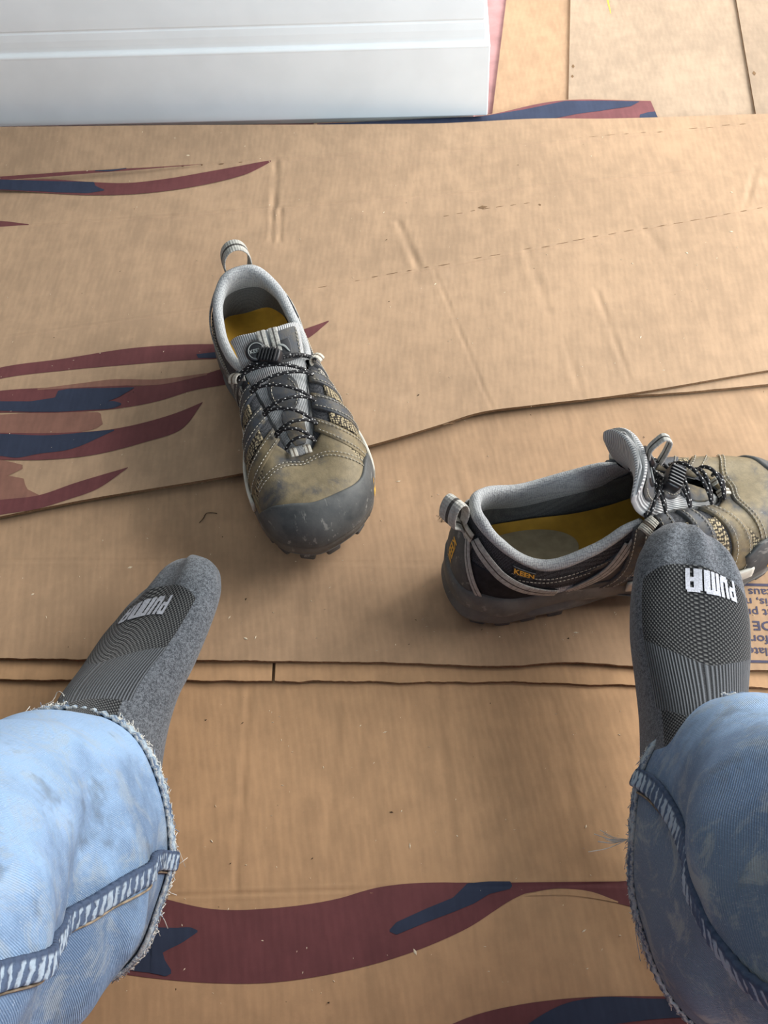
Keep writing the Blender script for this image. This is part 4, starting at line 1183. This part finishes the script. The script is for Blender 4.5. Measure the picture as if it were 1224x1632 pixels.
def make_foot(side, origin, yaw, roll, pitch, logo_v, logo_s, toe_curl=0.0, taper=.020, ztop=.128, wide=1.0):
    """sock on one foot; side=+1 right foot (big toe towards -x of the frame), -1 left foot"""
    def fp(s, v, off=0.0):
        """s along toe->shin 0..1, v angle round, 0 = top of the foot, positive towards the lateral side"""
        s = np.asarray(s, float); v = np.asarray(v, float); s, v = np.broadcast_arrays(s, v)
        def f(s, v):
            d = cubic(FK, FD, s); p = cubic(FK, FP, s); w_ = cubic(FK, FW, s)
            c = (d + p) / 2; h = (d - p) / 2
            fore = sstep(.30, .10, s)
            cu = np.cos(v); sv_ = np.sin(v)
            ex = 1 - .25 * sstep(.6, .2, s)
            ca = np.sign(cu) * np.abs(cu) ** ex; sa = np.sign(sv_) * np.abs(sv_) ** ex
            X = c[..., 0] + h[..., 0] * ca; Z = c[..., 1] + h[..., 1] * ca
            # medial side stands higher: top ridge shifts towards the big toe
            Y = w_ * sa - fore * taper * .5 * (X > 0) * sstep(.17, .26, X) - .004 * sstep(.05, .2, X)
            X = X - taper * sstep(-.2, 1, sa) * sstep(.19, .262, X) + .0 * X         # toes taper back to the little toe
            # toe humps under the knit
            Z = Z + .0016 * np.sin(sa * 8.5 + .5) * sstep(.20, .245, X) * (ca > 0)
            # heel and ankle bones
            Z2 = Z
            Y = Y + .0045 * np.exp(-(((X - .045) / .018) ** 2 + ((Z - .085) / .02) ** 2)) * np.sign(sa)
            return np.stack([X, Y, Z2], -1)
        p = f(s, v)
        if np.any(np.asarray(off) != 0):
            n = norm(np.cross(f(np.clip(s + .004, 0, 1), v) - f(np.clip(s - .004, 0, 1), v), f(s, v + .02) - f(s, v - .02)))
            c = np.stack([(cubic(FK, FD, s) + cubic(FK, FP, s))[..., 0] / 2, 0 * s, (cubic(FK, FD, s) + cubic(FK, FP, s))[..., 1] / 2], -1)
            n = n * np.sign(((p - c) * n).sum(-1, keepdims=True))
            p = p + n * np.asarray(off)[..., None]
        return p
    cy, sy = math.cos(yaw), math.sin(yaw)
    fw = np.array([sy, cy, 0]); rt = np.array([cy, -sy, 0])
    def world(p):
        q = p.copy()
        if toe_curl:
            b = sstep(.17, .27, q[..., 0]) * toe_curl; q[..., 2] -= b * (q[..., 0] - .17)
        x, y, z = q[..., 0] * 1.08, q[..., 1] * side * wide, q[..., 2] * 1.04
        # roll about the outer edge, pitch about the heel
        rl = roll * (.25 + .75 * sstep(.04, .17, x)) * (1 - .6 * sstep(.07, .16, z)); ca, sa = np.cos(rl), np.sin(rl); fade = 1 - .75 * sstep(.10, .22, z)
        pv = side * .034
        y2 = pv + (y - pv) * ca + side * z * sa; z2 = -side * (y - pv) * sa + z * ca
        y = y + (y2 - y) * fade; z = z + (z2 - z) * fade
        cp, sp = math.cos(pitch), math.sin(pitch)
        x, z = x * cp - z * sp * fade, x * sp * fade + z * cp
        return np.asarray(origin) + x[..., None] * fw + y[..., None] * rt + z[..., None] * np.array([0, 0, 1.0])
    ns, nv = 300, 180
    s = np.linspace(0, float(np.interp(ztop, FD[:, 1][6:], FK[6:])), ns); v = np.linspace(-np.pi, np.pi, nv, endpoint=False)
    P = fp(s[:, None], v[None])
    Sg, Vg = np.meshgrid(s, v, indexing='ij')
    X = P[..., 0]
    dc = cubic(FK, FD, Sg)[..., 0]
    # zones in terms of the dorsum station and the angle round the foot
    va = np.abs(Vg - .05)
    toe_line = .232 - .016 * (va / 1.2) ** 2
    net1 = np.minimum(toe_line - dc, dc - (.158 + .014 * va)) / .004
    net1 = np.minimum(net1, (1.12 - va) / .05)
    rib = np.minimum((.158 + .014 * va) - dc, dc - (.127 - .012 * (1 - va))) / .004
    rib = np.minimum(rib, (1.15 - va) / .1)
    net2 = np.minimum((.127 - .012 * (1 - va)) - dc, 9) / .004
    net2 = np.minimum(net2, (1.0 - va) / .05)
    zn = np.clip(.5 + .5 * np.maximum(net1, net2), 0, 1); zr = np.clip(.5 + .5 * rib, 0, 1)
    lon = np.concatenate([[0], np.cumsum(np.linalg.norm(np.diff(P[:, 0], axis=0), axis=1) * .4 + np.linalg.norm(np.diff(P[:, nv // 2], axis=0), axis=1) * .6)])
    uv = np.stack([np.broadcast_to(lon[:, None], Sg.shape), Vg * .043], -1)
    W = world(P) - PO
    so = grid('sock', W, M['sock'], person, cv=True, uv=uv, attr={'net_zone': zn, 'rib_zone': zr})
    # knitted logo: stitches set on the surface in letter shapes, read from the far side
    G_ = {'P': ["11111110", "11111111", "11100111", "11100111", "11100111", "11111111", "11111110", "11100000", "11100000", "11100000", "11100000"],
          'U': ["11100111"] * 8 + ["11111111", "11111111", "01111110"],
          'M': ["111111111110", "111111111111"] + ["111011101111"] * 9,
          'A': ["01111110", "11111111", "11100111", "11100111", "11100111", "11111111", "11111111", "11100111", "11100111", "11100111", "11100111"]}
    x0 = 0; cells = []
    for ch in 'PUMA':
        g = G_[ch]
        for r_, rowt in enumerate(g):
            for c_, b_ in enumerate(rowt):
                if b_ == '1': cells.append((x0 + c_, r_))
        x0 += len(g[0]) + 1
    wtot = x0 - 1; hh = 11; mb = MB()
    cw = .036 / wtot; chh = .0175 / hh
    # dorsal station from metres along the foot
    def sof(xm): return np.interp(-xm, -FD[:, 0], FK)
    for cx, cy_ in cells:
        q = []
        for a_, b_ in ((0, 0), (1.04, 0), (1.04, 1.04), (0, 1.04)):
            gx = (cx + a_ - wtot / 2) * cw; gy = (cy_ + b_) * chh
            # text's right is the foot's own left (-lateral for right foot); its top faces the shin
            vv = logo_v + (-gx * side) / .046
            xx = logo_s + .0225 - gy - .0   # rows run from the toe side
            xx = logo_s - .00875 + gy - .010 * (vv - logo_v) ** 2
            q.append((sof(xx), vv))
        q = np.array(q)
        mb.add(world(fp(q[:, 0], q[:, 1], np.full(4, .0007))) - PO, np.array([[0, 1, 2, 3]]))
    mb.build('sock_lettering', M['logo_white'], so, False)
    return so


make_foot(-1, (-0.222, 0.257, 0.011), math.radians(10.9), math.radians(30), math.radians(1.5), -.08, .212)
make_foot(1, (0.180, 0.236, 0.009), math.radians(13.2), math.radians(8), math.radians(18), 0.26, .221, 0.0, .007, .108, .88)

# jeans: two legs from a frayed hem up over the knee to the seat
def make_leg(side, hem_c, rings, seam_phi, seed):
    """rings: (centre, tangent-ish handled by path, rx, ry); phi=0 faces forward (+y), pi/2 faces +x"""
    cs = np.array([r[0] for r in rings]); rr = np.array([[r[1], r[2]] for r in rings]); up = np.array([r[3] for r in rings])
    k = np.concatenate([[0], np.cumsum(np.linalg.norm(np.diff(cs, axis=0), axis=1))])
    noise = smooth_noise(seed, 14, 1.0, 3.2)
    def f(s, ph, off=0.0):
        s, ph = np.broadcast_arrays(np.asarray(s, float), np.asarray(ph, float))
        c = cubic(k, cs, s); r = cubic(k, rr, s); u = norm(cubic(k, up, s))
        fwd = np.array([0, 1.0, 0]) + 0 * u
        e1 = norm(np.cross(fwd, u)); e1 = e1 * np.sign(e1[..., :1] + 1e-9)      # towards +x
        e2 = norm(np.cross(u, e1)); e2 = e2 * np.where(np.abs(e2[..., 1:2]) > .3, np.sign(e2[..., 1:2]), np.sign(e2[..., 2:3]))
        fold = np.zeros_like(s)
        for (s0, p0, ws, wp_, amp, tilt) in FOLDS[side]:
            dp = (ph - p0 + np.pi) % (2 * np.pi) - np.pi
            ds = s - s0 - tilt * dp
            fold = fold + amp * np.exp(-(ds / ws) ** 2 - (dp / wp_) ** 2)
        fold = fold + .0022 * noise(s * 22, np.sin(ph) * 2.2) + .0014 * noise(s * 55 + 3, np.cos(ph) * 4)
        q = off + fold
        return c + ((r[..., 0] + q) * np.sin(ph))[..., None] * e1 + ((r[..., 1] + q) * np.cos(ph))[..., None] * e2
    return f, k


FOLDS = {-1: [(.10, 1.9, .030, .5, .012, .05), (.16, 1.5, .030, .6, -.012, .08), (.23, 1.2, .035, .7, .012, .06), (.10, .5, .06, .5, .006, 0), (.05, 2.4, .03, .35, -.012, 0), (.30, .6, .05, .8, -.010, .1), (.18, 2.5, .05, .4, .010, .1)],
         1: [(.09, -1.4, .030, .5, -.012, -.04), (.15, -1.2, .030, .6, .012, -.08), (.22, -1.0, .035, .7, -.010, -.06), (.12, -.3, .05, .5, .006, 0), (.06, -2.3, .04, .4, .010, 0), (.17, -2.2, .05, .4, -.014, -.1), (.26, -2.0, .05, .5, .012, -.1)]}
LEGS = {-1: [((-.239, .294, .070), .072, .098, (0, -.50, 1)), ((-.241, .279, .100), .072, .096, (0, -.52, 1)), ((-.247, .247, .150), .074, .092, (0, -.58, 1)), ((-.260, .180, .250), .078, .088, (0, -.60, 1)), ((-.275, .100, .380), .084, .088, (0, -.7, 1)),
             ((-.280, .040, .465), .084, .086, (.05, -1, .7)), ((-.255, -.060, .495), .084, .082, (.1, -1, .1)), ((-.175, -.250, .480), .092, .088, (.1, -1, 0)), ((-.120, -.400, .470), .096, .092, (.1, -1, 0))],
        1: [((.229, .247, .066), .079, .118, (0, -.50, 1)), ((.231, .236, .098), .079, .112, (0, -.52, 1)), ((.238, .208, .150), .080, .098, (0, -.58, 1)), ((.258, .155, .250), .082, .088, (0, -.60, 1)), ((.285, .075, .380), .084, .088, (0, -.7, 1)),
            ((.290, .020, .465), .084, .086, (-.05, -1, .7)), ((.260, -.080, .495), .084, .082, (-.1, -1, .1)), ((.175, -.270, .480), .092, .088, (-.1, -1, 0)), ((.115, -.420, .470), .096, .092, (-.1, -1, 0))]}
jm = MB(); wear_shade = []; legf = {}
for sd in (-1, 1):
    f, k = make_leg(sd, None, LEGS[sd], 0, 71 if sd < 0 else 72)
    legf[sd] = (f, k)
    s = np.concatenate([np.linspace(0, .34, 200), np.linspace(.345, k[-1], 60)]); ph = np.linspace(-np.pi, np.pi, 200, endpoint=False)
    edge = .0016 * np.sin(ph * 37) + .0012 * np.sin(ph * 83 + 1)
    Sg, Pg = np.meshgrid(s, ph, indexing='ij')
    A = f(Sg + edge[None] * np.exp(-Sg / .01), Pg, .0)
    inn = f(Sg[:30][::-1] + edge[None] * np.exp(-Sg[:30][::-1] / .01), Pg[:30], -.0016)   # turned-in side of the cloth at the hem
    A = np.concatenate([inn, A], 0)
    U = np.concatenate([Sg[:30][::-1], Sg], 0); Pp = np.concatenate([Pg[:30], Pg], 0)
    jm.grid(A - PO, cv=True, uv=np.stack([U, Pp * .088], -1))
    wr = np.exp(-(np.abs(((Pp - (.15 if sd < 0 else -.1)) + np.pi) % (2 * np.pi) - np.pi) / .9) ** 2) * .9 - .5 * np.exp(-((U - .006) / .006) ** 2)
    wear_shade.append(wr.ravel() - (.45 if sd > 0 else 0))  # worn fading, plus shade painted over the whole right leg
jeans = raw('jeans', np.concatenate(jm.V), jm.Q, M['denim'], person, True, np.concatenate(jm.UV), {'wear_shade': np.concatenate(wear_shade)})
jeans['label'] = 'light blue bleached jeans with frayed hems'
for sd, phs in ((-1, 1.72), (1, -1.08)):
    f, k = legf[sd]
    ss = np.linspace(.001, .50, 160); pq = phs + (.95 * -sstep(-.05, .30, ss) + .14 if sd > 0 else -.15 * sstep(0, .3, ss)) + .06 * np.sin(ss * 22) * sd
    p = f(ss, pq, .0022); nr = f(ss, pq, .004) - p
    A, uv = strap_grid(p - PO, nr, .0135, .0050)
    if sd < 0: uv[..., 1] = 1 - uv[..., 1]
    bumpy = .0007 * np.sin(uv[..., 0] * 6.28 / .0085 + uv[..., 1] * 3)
    A = A + bumpy[..., None] * np.concatenate([nr[:1], nr, nr[-1:]])[:, None] / .0018
    grid('inseam', A, M['seam'], jeans, cv=True, uv=uv)
    # flat felled edge beside the seam
    p = f(ss, pq - .082 * sd, .0014); A, uv = tube_grid(p - PO, .0008, 6); grid('seam_edge', A, M['seam_thread'], jeans, cv=True, uv=uv)
    # stitched hem band
    ph = np.linspace(-np.pi, np.pi, 260)
    A, uv = strap_grid(f(np.full(260, .0058), ph, .0012) - PO, f(np.full(260, .0058), ph, .003) - f(np.full(260, .0058), ph, .001), .0120, .0032)
    A = A + .0006 * np.sin(uv[..., :1] * 6.28 / .007) 
    grid('hem_roll', A, M['hem'], jeans, cv=True, uv=uv)
    # frayed threads
    r = np.random.default_rng(90 + sd)
    for mt, cnt in (('fray', 1900), ('fray_blue', 700)):
        fb = MB()
        for _ in range(cnt):
            p0 = r.uniform(-np.pi, np.pi); s0 = r.uniform(-.001, .004)
            L = r.uniform(.0012, .0036) * (2.6 if r.random() < .04 else 1)
            b = f(np.array([s0, s0 - L * .5, s0 - L * .9]), np.array([p0, p0 + r.normal() * L * 5, p0 + r.normal() * L * 8]), np.array([.0005, .0012, .0012 + r.normal() * L * .4]) + .0006)
            A, uv = tube_grid(path(b, 4), r.uniform(.00018, .00034), 4)
            fb.grid(A - PO, cv=True, uv=uv)
        o = fb.build('frayed_threads', M[mt], jeans); o['kind'] = 'stuff'
# long loose tufts
def tuft(pts, n, spread, seed):
    r = np.random.default_rng(seed); fb = MB()
    for _ in range(n):
        q = np.array([at(*p_[:2], p_[2]) for p_ in pts]); q = q + np.linspace(0, 1, len(q))[:, None] * r.normal(size=3) * spread
        A, uv = tube_grid(path(q, 10), .00028, 5); fb.grid(A - PO, cv=True, uv=uv)
    o = fb.build('loose_threads', M['fray'], jeans); o['kind'] = 'stuff'
tuft([(1000, 1338, .09), (980, 1342, .088), (960, 1338, .086)], 9, .004, 1)
tuft([(104, 1124, .10), (103, 1108, .10), (98, 1106, .098), (92, 1124, .096), (80, 1132, .095)], 2, .002, 2)
tuft([(236, 1232, .09), (246, 1222, .09), (248, 1208, .092), (241, 1206, .09)], 2, .002, 3)

# unseen torso of the seated person, added to shade the floor below
ks = np.array([0, .2, .45, .7, .88, 1.0]); cz = np.array([(0, -.40, .44), (0, -.42, .58), (0, -.41, .76), (0, -.38, .95), (0, -.36, 1.05), (0, -.35, 1.09)])
ra = np.array([(.19, .13), (.175, .125), (.185, .125), (.205, .115), (.15, .085), (.065, .065)])
tt = np.linspace(0, 1, 50); ph = np.linspace(0, 2 * np.pi, 60, endpoint=False); cc_ = cubic(ks, cz, tt); rr_ = cubic(ks, ra, tt)
A = cc_[:, None] + np.stack([rr_[:, :1] * np.sign(np.cos(ph)) * np.abs(np.cos(ph)) ** .8, rr_[:, 1:] * np.sin(ph)[None], 0 * ph[None] + 0 * rr_[:, :1]], -1)
A = np.concatenate([np.repeat(cc_[:1, None], 60, 1), A, np.repeat(cc_[-1:, None], 60, 1)], 0)
grid('unseen_torso', A - PO, M['unseen_torso'], person, cv=True)
